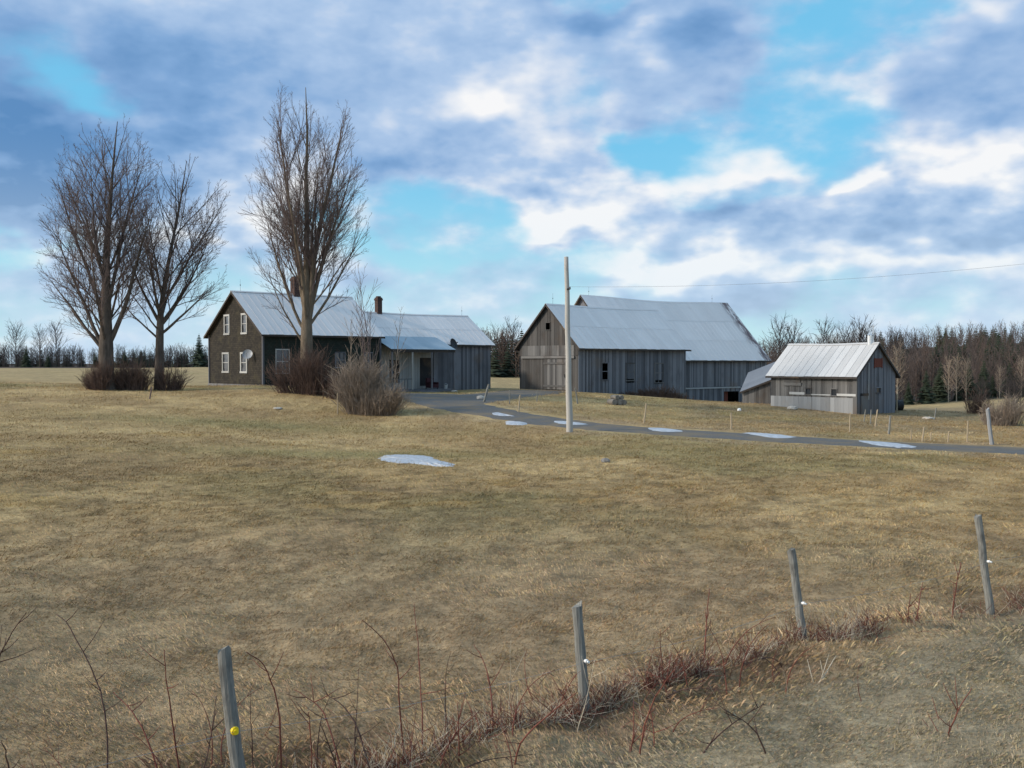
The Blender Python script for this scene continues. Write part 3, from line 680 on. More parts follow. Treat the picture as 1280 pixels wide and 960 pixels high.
b2 = empty('barn', (11.2336, 100.0252, -4.3), R(38), label='tallest barn with steep rusty metal roof, behind the long grey barn', cat='barn')
W3, L3, ze3, zr3 = 12.2, 23, 4.85, 11.3
mb = MB(); boards(mb, (0, 0), (L3-.25, 0), (0, -1), 1.65, lambda s: ze3-.45, [], bw=.2)
boards(mb, (0, .03), (L3-.25, .03), (0, -1), -1.2, lambda s: 1.6, [(15.4, 17.9, -.3, 1.1)], bw=.26, ragged=.1)
boards(mb, (L3-.25, 0), (L3-.25, W3), (1, 0), -1.2, gable_top(W3, ze3, zr3), []); boards(mb, (L3-.25, W3), (0, W3), (0, 1), -1.2, lambda s: ze3, []); boards(mb, (0, 0), (0, W3), (-1, 0), -1.2, gable_top(W3, ze3, zr3), [])
mb.build('wall', M['barnwood'], b2)
mb = MB(); boards(mb, (0, .01), (L3-.25, .01), (0, -1), ze3-.45, lambda s: ze3+.05, [], bw=.5); mb.build('eave_board', M['redpaint'], b2)
mb = MB(); mb.box(7, 18.1, -.07, -.034, 1.45, 1.62, .9); mb.build('belt_board', M['palewood'], b2)
mb = MB(); boards(mb, (15.4, .5), (16.6, .5), (0, -1), -.4, lambda s: 1.1, [], bw=.2); mb.build('door', M['redpaint'], b2)
rf = roof(b2, -.4, L3+.15, W3, ze3, zr3, .35, M['bigroof'], rows=3, sag=.25); lightning_rod(rf, .8, W3/2, zr3); lightning_rod(rf, L3-2.6, W3/2, zr3)

b3 = empty('shed', (21.05, 80.9, -3.55), R(-50), label='small grey board coop with pale metal roof and white trim strip', cat='shed')
W4, L4, ze4, zr4 = 5.6, 7.7, 2.72, 5.0
mb = MB(); boards(mb, (0, 0), (L4, 0), (0, -1), .85, lambda s: ze4, [(3.27, 3.74, 1.05, 1.5), (5.54, 5.99, 1.0, 1.5)], bw=.17); mb.build('wall', M['coopwood'], b3)
mb = MB(); boards(mb, (0, -.01), (L4, -.01), (0, -1), -.9, lambda s: .85, [], bw=.4, ragged=.1); mb.build('wall', M['palewood'], b3)['label'] = 'paler board skirt under the white strip'
mb = MB(); boards(mb, (L4, 0), (L4, W4), (1, 0), -.9, gable_top(W4, ze4, zr4), [(2.75, 3.4, 1.2, 1.58)], bw=.17, ragged=.1); boards(mb, (L4, W4), (0, W4), (0, 1), -.9, lambda s: ze4, []); boards(mb, (0, W4), (0, 0), (-1, 0), -.9, gable_top(W4, ze4, zr4), []); mb.build('wall', M['barnwood'], b3)
mb = MB(); mb.box(1.8, 3.2, -.075, -.034, 1.0, 1.2, .95); mb.box(3.8, 5.48, -.065, -.034, .99, 1.08, .7); mb.box(6.05, 7.65, -.075, -.034, .98, 1.16, .95); mb.build('trim_strip', M['whitepaint'], b3)
mb = MB(); mb.box(1.2, 2.9, -.09, -.032, 1.7, 1.95, .8); mb.box(1.3, 2.8, -.07, -.032, 1.97, 2.2, .4); mb.build('patch_board', M['coopwood'], b3)
for o in ((3.22, 3.79, 1.0, 1.55), (5.49, 6.04, .95, 1.55)): frame_part(b3, (0, 0), (1, 0), (0, -1), *o, M['coopwood'], M['glass'], bars=(0, 0), tw=.06)
frame_part(b3, (L4, 0), (0, 1), (1, 0), 2.7, 3.45, 1.15, 1.63, M['barnwood'], M['glass'], bars=(0, 0), tw=.06)
mb = MB(); mb.box(L4+.004, L4+.05, 2.45, 3.45, 3.18, 3.86, .5); mb.box(L4+.051, L4+.07, 2.35, 2.45, 3.1, 3.9); mb.box(L4+.051, L4+.07, 3.45, 3.55, 3.1, 3.9); mb.build('hatch', M['redpaint'], b3)
mb = MB(); mb.box(L4-.3, L4+.035, -.055, .1, -.9, ze4-.1, .4); mb.build('corner_board', M['coopwood'], b3)
mb = MB(); mb.box(L4+.004, L4+.04, 1.55, 1.7, .7, 3.5, .6); mb.build('corner_board', M['palewood'], b3)
mb = MB(); mb.box(L4+.02, L4+.06, .55, 1.5, -.4, 1.0, .7); dd = mb.build('door', M['coopwood'], b3); mb = MB(); mb.box(L4+.012, L4+.08, .5, 1.55, 1.01, 1.2, .2); mb.build('lintel', M['darkgap'], dd)
rf = roof(b3, -.25, L4+.22, W4, ze4, zr4, .38, M['cooproof'], rows=1, sag=.07, pw=.6)
mb = MB(); x_ = L4-.55; mb.tube([(x_, W4/2, zr4-.1), (x_, W4/2, zr4+.62)], .24, 12); mb.tube([(x_, W4/2, zr4+.7), (x_, W4/2, zr4+.78)], [.3, .1], 12); mb.tube([(x_+.25, W4/2, zr4+.1), (x_+.25, W4/2, zr4+1.4)], .035, 6); mb.build('roof_vent', M['galv'], rf)

# lean-to between the tall barn and the coop
A = at(928, 489, 86); A.z = 0; lz = gz(A.x, A.y)
b4 = empty('shed', (A.x, A.y, lz), R(-20), label='low grey lean-to with slanted roof between the tall barn and the coop', cat='shed')
ztA = at(928, 489, 86).z-lz; ztB = at(961, 475, 86).z-lz; Lw = at(962, 480, 86).x-A.x
mb = MB(); top = lambda s: ztA+(ztB-ztA)*s/Lw
boards(mb, (0, 0), (Lw, 0), (0, -1), -.8, top, [], bw=.18); boards(mb, (0, 5), (0, 0), (-1, 0), -.8, lambda s: ztA+.6*(1-s/5), [], bw=.2); boards(mb, (Lw, 0), (Lw, 5), (1, 0), -.8, lambda s: ztB, [], bw=.2); boards(mb, (Lw, 5), (0, 5), (0, 1), -.8, lambda s: ztA+.5, [], bw=.2)
mb.build('wall', M['coopwood'], b4)
mb = MB(); k_ = (ztB-ztA)/Lw
for q in range(6):
    ya = -.2+q*1.0; yb = ya+.995; r_ = .27
    mb.hexa([(-.2, ya, ztA-.2*k_+r_*ya+.05), (Lw+.1, ya, ztB+.1*k_+r_*ya+.05), (Lw+.1, yb, ztB+.1*k_+r_*yb+.05), (-.2, yb, ztA-.2*k_+r_*yb+.05)], (0, 0, .03))
mb.build('roof', M['shedroof'], b4)
mb = MB(); mb.bar((-.2, -.215, ztA-.2*k_-.06), (Lw+.1, -.215, ztB+.1*k_-.06), .03, .16); mb.build('fascia', M['oldfascia'], b4)

# ------------------------------------------------------------------ utility pole and wire
p = hit(712, 540.5); top = at(708, 321, p.y)
up = empty('utility_pole', (p.x, p.y, p.z), 0, label='tall bare wooden utility pole beside the farm lane', cat='utility pole')
mb = MB(); n_ = 14; T = Vector((top.x-p.x, 0, top.z-p.z))
mb.tube([Vector((0, 0, -.6))]+[T*(i/n_)+Vector((.012*math.sin(i*1.3), 0, 0)) for i in range(n_+1)], [.175]+[.172-.062*i/n_ for i in range(n_+1)], 16, .5); mb.build('pole', M['polewood'], up, smooth=True)
mb = MB(); zz = T*.815; mb.bar(zz+Vector((-.02, -.16, 0)), zz+Vector((.16, -.16, 0)), .06, .06, .3); mb.tube([zz+Vector((.14, -.16, .0)), zz+Vector((.14, -.16, .12))], [.05, .03], 8); mb.build('insulator', M['blackmetal'], up)
mb = MB(); pts = []
wp = p+zz+Vector((.14, -.16, .12)); we = at(1500, 303, 44)
for i in range(41):
    t_ = i/40; q = wp.lerp(we, t_); q.z -= 1.55*4*t_*(1-t_)*.36; pts.append(q)
mb.tube(pts, .006, 5); tag(mb.build('overhead_wire', M['wire']), 'thin overhead wire running right from the utility pole', 'wire')

# ------------------------------------------------------------------ fence posts
def post(name, base, topp, r0, r1, mat, label, cat, group=None, lathe_n=9, rot=0, extra=None, k=9, sink=.5):
    e = empty(name, base, 0, label=label, cat=cat, group=group)
    mb = MB(); T = Vector(topp)-Vector(base); n = 7
    pts = [-T.normalized()*sink]+[T*(i/n)+Vector((random.uniform(-1, 1), random.uniform(-1, 1), 0))*r0*.12 for i in range(n+1)]
    rr = [r0]+[(r0+(r1-r0)*i/n)*random.uniform(.94, 1.06) for i in range(n+1)]
    b0 = len(mb.v); mb.tube(pts, rr, k, .5)
    # split, slanting top
    for i in range(b0+k*(n+1), b0+k*(n+2)): v = mb.v[i]; mb.v[i] = (v[0], v[1], v[2]+random.uniform(-.35, .5)*r0+(v[0]-pts[-1].x)*.4)
    mb.build('post', mat, e); return e, T
NEAR = [((305, 1019), 7.0, (280, 813), .052, 'leaning grey fence post with yellow insulator, leftmost of the near fence'),
        ((731, 893), 9.05, (721, 757), .052, 'grey fence post with white insulator behind a pale weed stalk'),
        ((1004, 806), 11.3, (989, 688), .05, 'leaning grey fence post beside the dark weedy mound'),
        ((1239, 767), 13.0, (1222, 645), .052, 'grey fence post at the right end of the near fence')]
wires = []
for i, (bp, d, tp, r_, lab) in enumerate(NEAR):
    b_ = at(*bp, d); b_.z = gz(b_.x, b_.y); t_ = at(*tp, d)
    e, T = post('fence_post', b_, t_, r_, r_*.9, M['postwood'], lab, 'fence post', 'grey posts of the near fence', k=11)
    fr = {0: .53, 1: .50, 2: .42, 3: .55}[i]
    c_ = T*fr; mb = MB(); mt = M['yellow'] if i == 0 else M['porcelain']; s_ = .032 if i == 0 else .02
    ox = Vector((.03 if i == 0 else .055, -.045, 0))
    mb.tube([c_+ox+Vector((-.03, .02, 0)), c_+ox+Vector((-.005, -.006, 0)), c_+ox+Vector((.0, -.01, 0))], [s_*.6, s_, s_*.9], 10)
    mb.tube([c_+ox+Vector((.0, -.01, 0)), c_+ox+Vector((.012, -.035, 0))], [s_*.45, s_*.6], 8); mb.build('insulator', mt, e)
    wires.append(b_+c_+ox+Vector((0, -.02, 0)))
mb = MB(); wl = [wires[0]+(wires[0]-wires[1])]+wires+[wires[3]+(wires[3]-wires[2])*2]
for a_, b_ in zip(wl[:-1], wl[1:]):
    mb.tube([a_.lerp(b_, i/8)-Vector((0, 0, .06*math.sin(math.pi*i/8))) for i in range(9)], .0016, 4)
tag(mb.build('fence_wire', M['fencewire']), 'hair-thin electric wire strung along the near grey posts', 'wire')
FARP = [(1240, 556, 1234, 511, .095, 'palewood', 'thick white leaning post on the far side of the lane at right'),
        (1209, 553, 1210, 526, .035, 'stakewood', 'pale stake just left of the thick white post'),
        (1185, 553, 1186, 540, .035, 'stakewood', 'short pale stake, second left of the thick white post'),
        (1163, 552, 1164, 540, .03, 'stakewood', 'short stake right of the pair below the coop meadow'),
        (1153, 552, 1155, 534, .045, 'stakewood', 'leaning pale stake above the longest roadside ice'),
        (1139, 550, 1139, 537, .03, 'stakewood', 'thin short stake right of the leaning grey post'),
        (1111, 543, 1113, 520, .06, 'postwood', 'grey leaning post in front of the coop corner'),
        (1094, 534, 1097, 512, .05, 'stakewood', 'pale topped post in front of the coop gable'),
        (1088, 530, 1089, 512, .04, 'postwood', 'grey post directly left of the pale topped post'),
        (1080, 527, 1082, 512, .04, 'postwood', 'small grey post below the coop front corner'),
        (1062, 541, 1063, 516, .04, 'stakewood', 'faint brown stake below the coop long wall'),
        (914, 537, 914, 516, .05, 'stakewood', 'upright tan stake below the lean-to, alone in the bank'),
        (805, 529, 808, 504, .05, 'stakewood', 'pale leaning stake right of the utility pole'),
        (648, 516, 650, 494, .05, 'stakewood', 'pale stake left of the utility pole by the first ice'),
        (671, 502, 672, 488, .04, 'postwood', 'thin grey stake between the lane and the sliding door'),
        (637, 505, 637, 488, .04, 'postwood', 'grey stake just right of the leaning lane post'),
        (1121, 513, 1121, 493, .07, 'stakewood', 'slim brown post against the far coop corner'),
        (1168, 525, 1170, 510, .05, 'postwood', 'dark slim post alone in the meadow right of the coop'),
        (422, 518, 422, 491, .045, 'stakewood', 'pale thin stake at the left foot of the tan shrub'),
        (187, 499, 190, 484, .05, 'twig', 'short dark stake in front of the two maples'),
        (605, 503, 611, 480, .09, 'postwood', 'leaning grey post at the bend of the farm lane'),
        (722, 505, 719, 485, .06, 'postwood', 'grey post beside the near corner of the long barn')]
for (bx_, by_, tx_, ty_, r_, mt, lab) in FARP:
    d = hit(bx_, by_).y
    if by_ < 520 and bx_ > 1070: d = {1121: 80, 1168: 90}.get(bx_, hit(bx_, by_).y)
    b_ = at(bx_, by_, d); b_.z = gz(b_.x, b_.y); t_ = at(tx_, ty_, d)
    post('fence_post' if mt != 'twig' else 'stake', b_, t_, r_, r_*.85, M[mt], lab, 'post', k=7)

# ------------------------------------------------------------------ small things
def rock(name, p, r, mat, lab, sq=.6, cat='rock'):
    mb = MB(); rs = np.random.default_rng(int(abs(p.x*31+p.y*7))); nu, nv = 12, 7; g_ = []
    for i in range(nv+1):
        ph = math.pi*i/nv; row = []
        for j in range(nu):
            th = 2*math.pi*j/nu; rr = r*(1+.28*(rs.random()-.5)); row.append((rr*math.sin(ph)*math.cos(th), rr*math.sin(ph)*math.sin(th), rr*math.cos(ph)*sq+r*sq*.45))
        g_.append(row)
    for i in range(nv):
        for j in range(nu): mb.poly([g_[i+1][j], g_[i+1][(j+1) % nu], g_[i][(j+1) % nu], g_[i][j]], .5)
    o = mb.build(name, mat, None, smooth=False); o.location = p; return tag(o, lab, cat)
rock('rock', hit(757, 578), .17, M['stone'], 'small dark rock alone in the middle of the field')
rock('rock', hit(601, 499.5), .34, M['paleston'], 'pale pinkish rock at the foot of the leaning lane post')
rock('rock', hit(924, 514), .14, M['porcelain'], 'white round stone in the bank below the lean-to', 1)
rock('rock', hit(568, 490), .3, M['paleston'], 'pale flat rock before the wing wall of the farmhouse', .35)
rock('rock', hit(990, 512), .4, M['paleston'], 'pale rock at the foot of the coop long wall', .5)
rock('rock', hit(347, 512), .3, M['paleston'], 'pale flat rock in the grass before the farmhouse', .25)
rock('rock', hit(1160, 524), .4, M['paleston'], 'pale flat rock in the meadow right of the coop', .3)
p = hit(770, 506); st = empty('log_pile', p, R(15), label='pile of weathered grey log ends on the bank before the long barn', cat='log pile')
for (lx, lz, r_) in ((-.3, .2, .21), (.13, .22, .23), (.5, .18, .18), (-.08, .54, .17), (.3, .55, .15)):
    mb = MB(); pts = [(lx, -.5+.12*lx, lz), (lx+.02, .1, lz+.01), (lx, .6, lz)]; mb.tube(pts, [r_, r_*1.05, r_*.95], 11); mb.tube([(lx, -.52+.12*lx, lz), (lx, -.515+.12*lx, lz)], [r_*.7, r_*.7], 11); mb.build('log', M['stump'], st)
c0 = at(1114, 516, 82); zt = gz(c0.x, c0.y)
tk = empty('tank', (c0.x, c0.y, zt), R(-4), label='black barrel tank lying on its side behind the coop gable', cat='tank')
mb = MB(); mb.tube([(-.95, 0, .42), (-.9, 0, .42), (.9, 0, .42), (.95, 0, .42)], [.3, .42, .42, .3], 16); mb.build('shell', M['tarp'], tk, smooth=True)
for xx in (-.5, .5):
    mb = MB(); mb.tube([(xx-.04, 0, .42), (xx+.04, 0, .42)], .45, 16); mb.build('hoop', M['blackmetal'], tk)

# ------------------------------------------------------------------ bare trees
class Paths:
    def __init__(s): s.P = {}
    def add(s, pts, rad, k): s.P.setdefault((len(pts), k), []).append((pts, rad))
    def arrays(s):
        vs = []; fs = []; o = 0
        for (n, k), L in s.P.items():
            P = np.array([a[0] for a in L]); Rr = np.array([a[1] for a in L])          # (m,n,3),(m,n)
            D = np.gradient(P, axis=1); D /= np.linalg.norm(D, axis=2, keepdims=True)+1e-9
            ref = np.where(np.abs(D[..., 2:3]) > .9, np.array([1., 0, 0]), np.array([0, 0, 1.]))
            A_ = np.cross(D, ref); A_ /= np.linalg.norm(A_, axis=2, keepdims=True)+1e-9; B_ = np.cross(D, A_)
            th = np.arange(k)*2*np.pi/k
            V = P[:, :, None]+Rr[:, :, None, None]*(A_[:, :, None]*np.cos(th)[:, None]+B_[:, :, None]*np.sin(th)[:, None])
            m_ = len(L); I = np.arange(m_*n*k).reshape(m_, n, k)+o
            J = np.roll(I, -1, 2)
            fs.append(np.stack([I[:, :-1], J[:, :-1], J[:, 1:], I[:, 1:]], -1).reshape(-1, 4)); vs.append(V.reshape(-1, 3)); o += m_*n*k
        return np.concatenate(vs), np.concatenate(fs)
def grow(PT, PC, rng, p, d, L, r, lvl, cfg):
    """one branch and its children; PT takes the thick limbs, PC the crown"""
    n = cfg['seg'][lvl]; pts = [p.copy()]; rad = [r]; tip = cfg['tip']
    dirs = []
    up = np.array([0, 0, 1.])
    for i in range(n):
        d = d+rng.normal(0, cfg['wob'][lvl], 3)+up*cfg['trop'][lvl]/n; d = d/np.linalg.norm(d)
        p = p+d*L/n; t_ = (i+1)/n; pts.append(p.copy()); rad.append(max(tip, r*(1-t_)**.8+tip*.6)); dirs.append(d)
    (PT if lvl <= cfg.get('tl', 0) else PC).add(pts, rad, cfg['sides'][lvl])
    if lvl >= cfg['max']: return
    nc = cfg['kids'][lvl]; nc = max(2, int(nc*(L/cfg['ref'][lvl])))
    phi = rng.random()*6.28
    for c in range(nc):
        t_ = cfg['start'][lvl]+(1-cfg['start'][lvl])*(c+rng.random()*.8)/nc; t_ = min(t_, .98)
        q = t_*n; i = min(int(q), n-1); f_ = q-i; bp = pts[i]*(1-f_)+pts[i+1]*f_; dd = dirs[i]
        phi += 2.4+rng.normal(0, .4); ang = cfg['ang'][lvl]*(1+rng.normal(0, .2))*(1-.25*t_)
        a_ = np.cross(dd, [.3, .2, .9]); a_ /= np.linalg.norm(a_); b_ = np.cross(dd, a_)
        nd = dd*math.cos(ang)+(a_*math.cos(phi)+b_*math.sin(phi))*math.sin(ang)
        if nd[2] < -.15: nd[2] *= -.5
        Lc = L*cfg['ratio'][lvl]*(1-.55*t_)*(.7+.6*rng.random())
        # stay inside the crown envelope
        env = cfg['env']
        for _ in range(4):
            e = bp+nd*Lc*1.0; e = e+np.array([0, 0, 1])*Lc*.15
            if env(e) or Lc < .35: break
            Lc *= .72
        rr = rad[i]*(1-f_)+rad[min(i+1, n)]*f_
        grow(PT, PC, rng, bp, nd, Lc, max(cfg['tip'], min(rr*.62, Lc*cfg['thick'])), lvl+1, cfg)
def crown_env(Ht, prof, cx=lambda z: 0.):
    zs_, rs_ = zip(*prof)
    def f(p):
        z = p[2]/Ht
        if z > 1.0 or z < 0: return False
        return math.hypot(p[0]-cx(z), p[1]) < np.interp(z, zs_, rs_)
    return f
def big_tree(name, base, Ht, trunk, leaders, prof, cxf, seed, mats, label, r0, cfgx=None, flare=1.5):
    rng = np.random.default_rng(seed); PT, PC = Paths(), Paths()
    cfg = dict(seg=[9, 8, 6, 4, 3], wob=[.045, .06, .075, .09, .1], trop=[.36, .34, .25, .15, .1], sides=[7, 5, 4, 3, 3], kids=[12, 10, 7, 6, 0], ref=[8, 4, 2, 1.2, 1], start=[.14, .15, .15, .15, 0],
               ang=[R(34), R(33), R(32), R(32), .5], ratio=[.5, .52, .55, .6, .5], tip=.0055, thick=.0095, max=4, env=crown_env(Ht, prof, cxf), tl=0)
    if cfgx: cfg.update(cfgx)
    # trunk
    n = len(trunk); PTk = Paths(); pts = [np.array([0, 0, -.5])]+[np.array([t_[0], t_[1], t_[2]]) for t_ in trunk]; rad = [r0*flare]+[t_[3] for t_ in trunk]
    PTk.add(pts, rad, 14)
    for (h_, az, inc, L, rr) in leaders:
        # point on the trunk at height h_
        zz_ = [q[2] for q in pts]; b_ = np.array([np.interp(h_, zz_, [q[0] for q in pts]), np.interp(h_, zz_, [q[1] for q in pts]), h_])
        d = np.array([math.cos(az)*math.sin(inc), math.sin(az)*math.sin(inc), math.cos(inc)])
        Lc = L
        for _ in range(6):
            if cfg['env'](b_+d*Lc+np.array([0, 0, .12*Lc])): break
            Lc *= .88
        grow(PTk, PC, rng, b_, d, Lc, rr, 0, cfg)
    e = empty(name, base, 0, label=label, cat='tree', group=None)
    V, Fq = PTk.arrays(); mesh_np('trunk', V, Fq, [mats[0]], e, smooth=True)
    V, Fq = PC.arrays(); mesh_np('crown', V, Fq, [mats[1]], e, smooth=False)
    return e
def lead(rng, n, h0, h1, i0, i1, L0, L1, r0, r1):
    out = []; az = rng.random()*6
    for i in range(n):
        t_ = i/(n-1); az += 2.4+rng.normal(0, .25)
        out.append((h0+(h1-h0)*t_, az, i0+(i1-i0)*t_+rng.normal(0, .06), L0+(L1-L0)*t_, r0+(r1-r0)*t_))
    return out
# left maple
b_ = at(133, 488, 70); b_.z = gz(b_.x, b_.y); rg = np.random.default_rng(3)
trunk = [(0, 0, .3, .62), (0, 0, 1.5, .5), (0, 0, 2.9, .5), (.03, 0, 5, .37), (.02, .05, 7.5, .3), (.1, 0, 10, .22), (.3, .05, 12.5, .15), (.55, 0, 15, .09), (.75, .1, 17.5, .05), (.9, .1, 18.8, .02)]
ld = [(2.6, math.pi, R(40), 13, .13), (2.8, 0.1, R(22), 15, .2), (2.5, math.pi*1.1, R(24), 14, .15), (2.9, math.pi*.85, R(55), 9, .13), (3.0, 1.6, R(35), 12, .12), (3.0, -1.5, R(35), 12, .12)]
ld += [(4.6, math.pi, R(15), 14, .15), (5.2, .2, R(11), 13.5, .15), (5.6, 1.8, R(14), 12, .12), (6.4, -2, R(17), 11, .1), (7.5, math.pi*.9, R(20), 10.5, .1), (8, 0, R(24), 9, .09)]+lead(rg, 19, 3.2, 16, R(50), R(26), 10, 4.5, .07, .035)
big_tree('maple_tree', b_, 19.4, trunk, ld, [(0, 1.5), (.12, 1.8), (.2, 4.0), (.3, 4.9), (.46, 5.0), (.66, 4.4), (.8, 3.8), (.9, 3.0), (.97, 2.2), (1, 1.3)], lambda z: .25*z+.0, 5, (M['bark'], M['twig']), 'largest bare maple at left with brush around its trunk', .55)
# second maple
b_ = at(199, 489, 72); b_.z = gz(b_.x, b_.y); rg = np.random.default_rng(8)
trunk = [(0, 0, .3, .38), (.03, 0, 2, .3), (.08, 0, 4.2, .27), (.15, 0, 5.5, .22), (.5, 0, 8, .15), (1.1, 0, 11, .1), (1.7, 0, 14, .06), (2.1, 0, 16.5, .02)]
ld = [(4.0, 0, R(58), 7, .11), (4.6, .2, R(40), 11, .13), (4.8, math.pi, R(24), 12, .13), (3.6, math.pi*.95, R(48), 6, .08), (5, 1.4, R(35), 10, .11), (5, -1.4, R(35), 10, .11)]
ld += [(5.2, 2.6, R(14), 11, .1), (5.8, 0, R(24), 11, .1), (6.5, -1.8, R(18), 9.5, .08)]+lead(rg, 17, 4.2, 14, R(50), R(28), 9, 4, .065, .035)
big_tree('maple_tree', b_, 17.3, trunk, ld, [(0, 1), (.2, 1.5), (.26, 3.4), (.36, 4.2), (.55, 4.4), (.75, 4.0), (.88, 3.1), (.96, 2.2), (1, 1)], lambda z: 2.0*z, 15, (M['bark'], M['twig']), 'bare maple just left of the farmhouse, smaller of the pair', .3)
# tall tree before the house
b_ = at(382, 492, 70); b_.z = gz(b_.x, b_.y); rg = np.random.default_rng(4)
trunk = [(0, 0, .3, .5), (.05, 0, 2, .42), (.1, 0, 4.2, .4), (.1, 0, 6, .3), (.1, .05, 9, .23), (.15, 0, 12, .17), (.1, 0, 15, .12), (.2, 0, 18, .08), (.1, 0, 21.3, .02)]
ld = [(4.3, 0, R(9), 17, .26), (5.2, math.pi, R(8), 16, .2), (4.0, math.pi*1.05, R(30), 15, .12), (3.2, math.pi*.95, R(42), 11, .09), (4.5, .15, R(17), 15, .18), (4.4, .1, R(32), 12, .11), (5.6, -.1, R(40), 9, .07), (4.8, 1.5, R(16), 14, .17), (4.6, -1.5, R(18), 14, .18)]
ld += lead(rg, 9, 4.6, 17, R(36), R(22), 11, 4, .065, .035)
cf = dict(ang=[R(24), R(28), R(30), R(30), .5], kids=[9, 8, 6, 6, 0])
big_tree('poplar_tree', b_, 22.3, trunk, ld, [(0, 1), (.17, 1.2), (.25, 2.9), (.41, 4.3), (.56, 4.8), (.74, 4.0), (.88, 3.2), (.96, 2.3), (1, 1.2)], lambda z: .3*z, 25, (M['barktan'], M['twig']), 'tallest bare tree standing before the farmhouse long wall', .45, cf)

# ------------------------------------------------------------------ shrubs and saplings
def shrub(name, base, W, D, Ht, n, mat, seed, label, cat='shrub', tall=0, dome=1.0, r_=.012, tw=5, stuff=False):
    rng = np.random.default_rng(seed); P = Paths()
    cl_ = [(rng.normal(0, .42), rng.normal(0, .42), rng.uniform(.45, 1.08)) for _ in range(9)]
    for i in range(n):
        c_ = cl_[int(rng.random()*9)]; x = (c_[0]+rng.normal(0, .17)); y = (c_[1]+rng.normal(0, .17)); a = math.atan2(y, x); q = min(1.2, math.hypot(x, y)); x *= W*.85; y *= D*.85
        hh = Ht*c_[2]*(.35+.65*rng.random())*(1-.4*dome*min(1, q**2)); lean = np.array([math.cos(a)*q*.45*W/max(W, D), math.sin(a)*q*.45, 0])
        z = gz(base[0]+x, base[1]+y)-base[2]-.05; p = np.array([x, y, z]); d = np.array([0, 0, 1.])+lean+rng.normal(0, .16, 3); pts = [p]
        for k in range(4):
            d = d+rng.normal(0, .12, 3); d /= np.linalg.norm(d); p = p+d*hh/4; pts.append(p)
        P.add(pts, [r_*1.6, r_*1.4, r_*1.1, r_*.9, r_*.6], 3)
        for k in range(tw):
            i0 = 1+int(rng.random()*3); f_ = rng.random(); bp = pts[i0]*(1-f_)+pts[i0+1]*f_; dd = d+rng.normal(0, .6, 3); dd[2] = abs(dd[2])*.8+.25; dd /= np.linalg.norm(dd)
            L = hh*.28*(.5+rng.random()); P.add([bp, bp+dd*L*.5, bp+dd*L+rng.normal(0, .04, 3)], [r_*.8, r_*.7, r_*.45], 3)
    V, Fq = P.arrays(); o = mesh_np(name, V, Fq, [mat]); o.location = base
    return tag(o, label, cat, kind='stuff' if stuff else None)
def gb(px, py, d): p = at(px, py, d); p.z = gz(p.x, p.y); return p
shrub('shrub', gb(165, 488, 70.5), 2.3, 1.3, 2.5, 900, M['twigred'], 1, 'low red brown brush tangled between the two left maples', r_=.011)
shrub('shrub', gb(128, 488, 69.5), 1.2, 1.1, 2.6, 450, M['twigred'], 2, 'brown brush hugging the thick trunk of the largest maple', r_=.011)
shrub('shrub', gb(212, 488, 71.5), .9, .9, 2.4, 240, M['twigred'], 12, 'brown brush at the right foot of the smaller maple', r_=.011)
shrub('shrub', gb(393, 498, 69), 2.4, 1.5, 3.9, 1100, M['twigred'], 3, 'dark reddish thicket round the foot of the tallest tree', r_=.012)
shrub('shrub', gb(455, 514, 62), 1.9, 1.5, 3.3, 2200, M['twigpale'], 4, 'rounded tan shrub in front of the farmhouse corner', r_=.011)
shrub('shrub', gb(822, 500, 94), 4.2, .5, 1.15, 700, M['twigred'], 6, 'low maroon brush along the foot of the long barn wall', r_=.016)
shrub('shrub', gb(1256, 535, 66), 2.1, 1.2, 2.4, 380, M['twigpale'], 9, 'bare grey shrub at the right edge beyond the lane', r_=.013)
shrub('shrub', gb(1226, 521, 80), 1.5, .8, 2.2, 160, M['twigred'], 10, 'thin reddish brush left of the grey edge shrub', r_=.013)
shrub('shrub', gb(1250, 530, 72), 1.3, .6, .7, 250, M['twigred'], 16, 'low dark brush behind the thick white post', r_=.015)
def sapling(base, Ht, seed, label, mat, r0=.035, lean=(0, 0)):
    rng = np.random.default_rng(seed); PT, PC = Paths(), Paths()
    cfg = dict(seg=[8, 5, 3], wob=[.03, .07, .1], trop=[.2, .5, .3], sides=[5, 3, 3], kids=[13, 4, 0], ref=[Ht, 1.5, 1], start=[.3, .2, 0], ang=[R(32), R(35), .5], ratio=[.32, .5, .5], tip=.008, thick=.02, max=2, env=lambda e: True, tl=0)
    grow(PT, PC, rng, np.array([0, 0, -.2]), np.array([lean[0], lean[1], 1.]), Ht, r0, 0, cfg)
    e = empty('sapling', base, 0, label=label, cat='sapling')
    V, Fq = PT.arrays(); mesh_np('trunk', V, Fq, [mat], e); V, Fq = PC.arrays(); mesh_np('crown', V, Fq, [mat], e)
for k, (px, tpy, mt, lab) in enumerate(((470, 335, 'twig', 'slender bare sapling rising beside the small brick chimney'), (460, 365, 'twig', 'thin grey sapling left of the small chimney'), (438, 400, 'twigpale', 'pale sapling above the tan shrub, before the house end'), (450, 405, 'twigpale', 'tan whip of a sapling between the two pale saplings'), (488, 395, 'twigpale', 'pale leaning sapling before the porch roof'))):
    b_ = gb(px, 500, 64); sapling(b_, at(px, tpy, 64).z-b_.z, 40+k, lab, M[mt], .04, (.04*(k-2), 0))

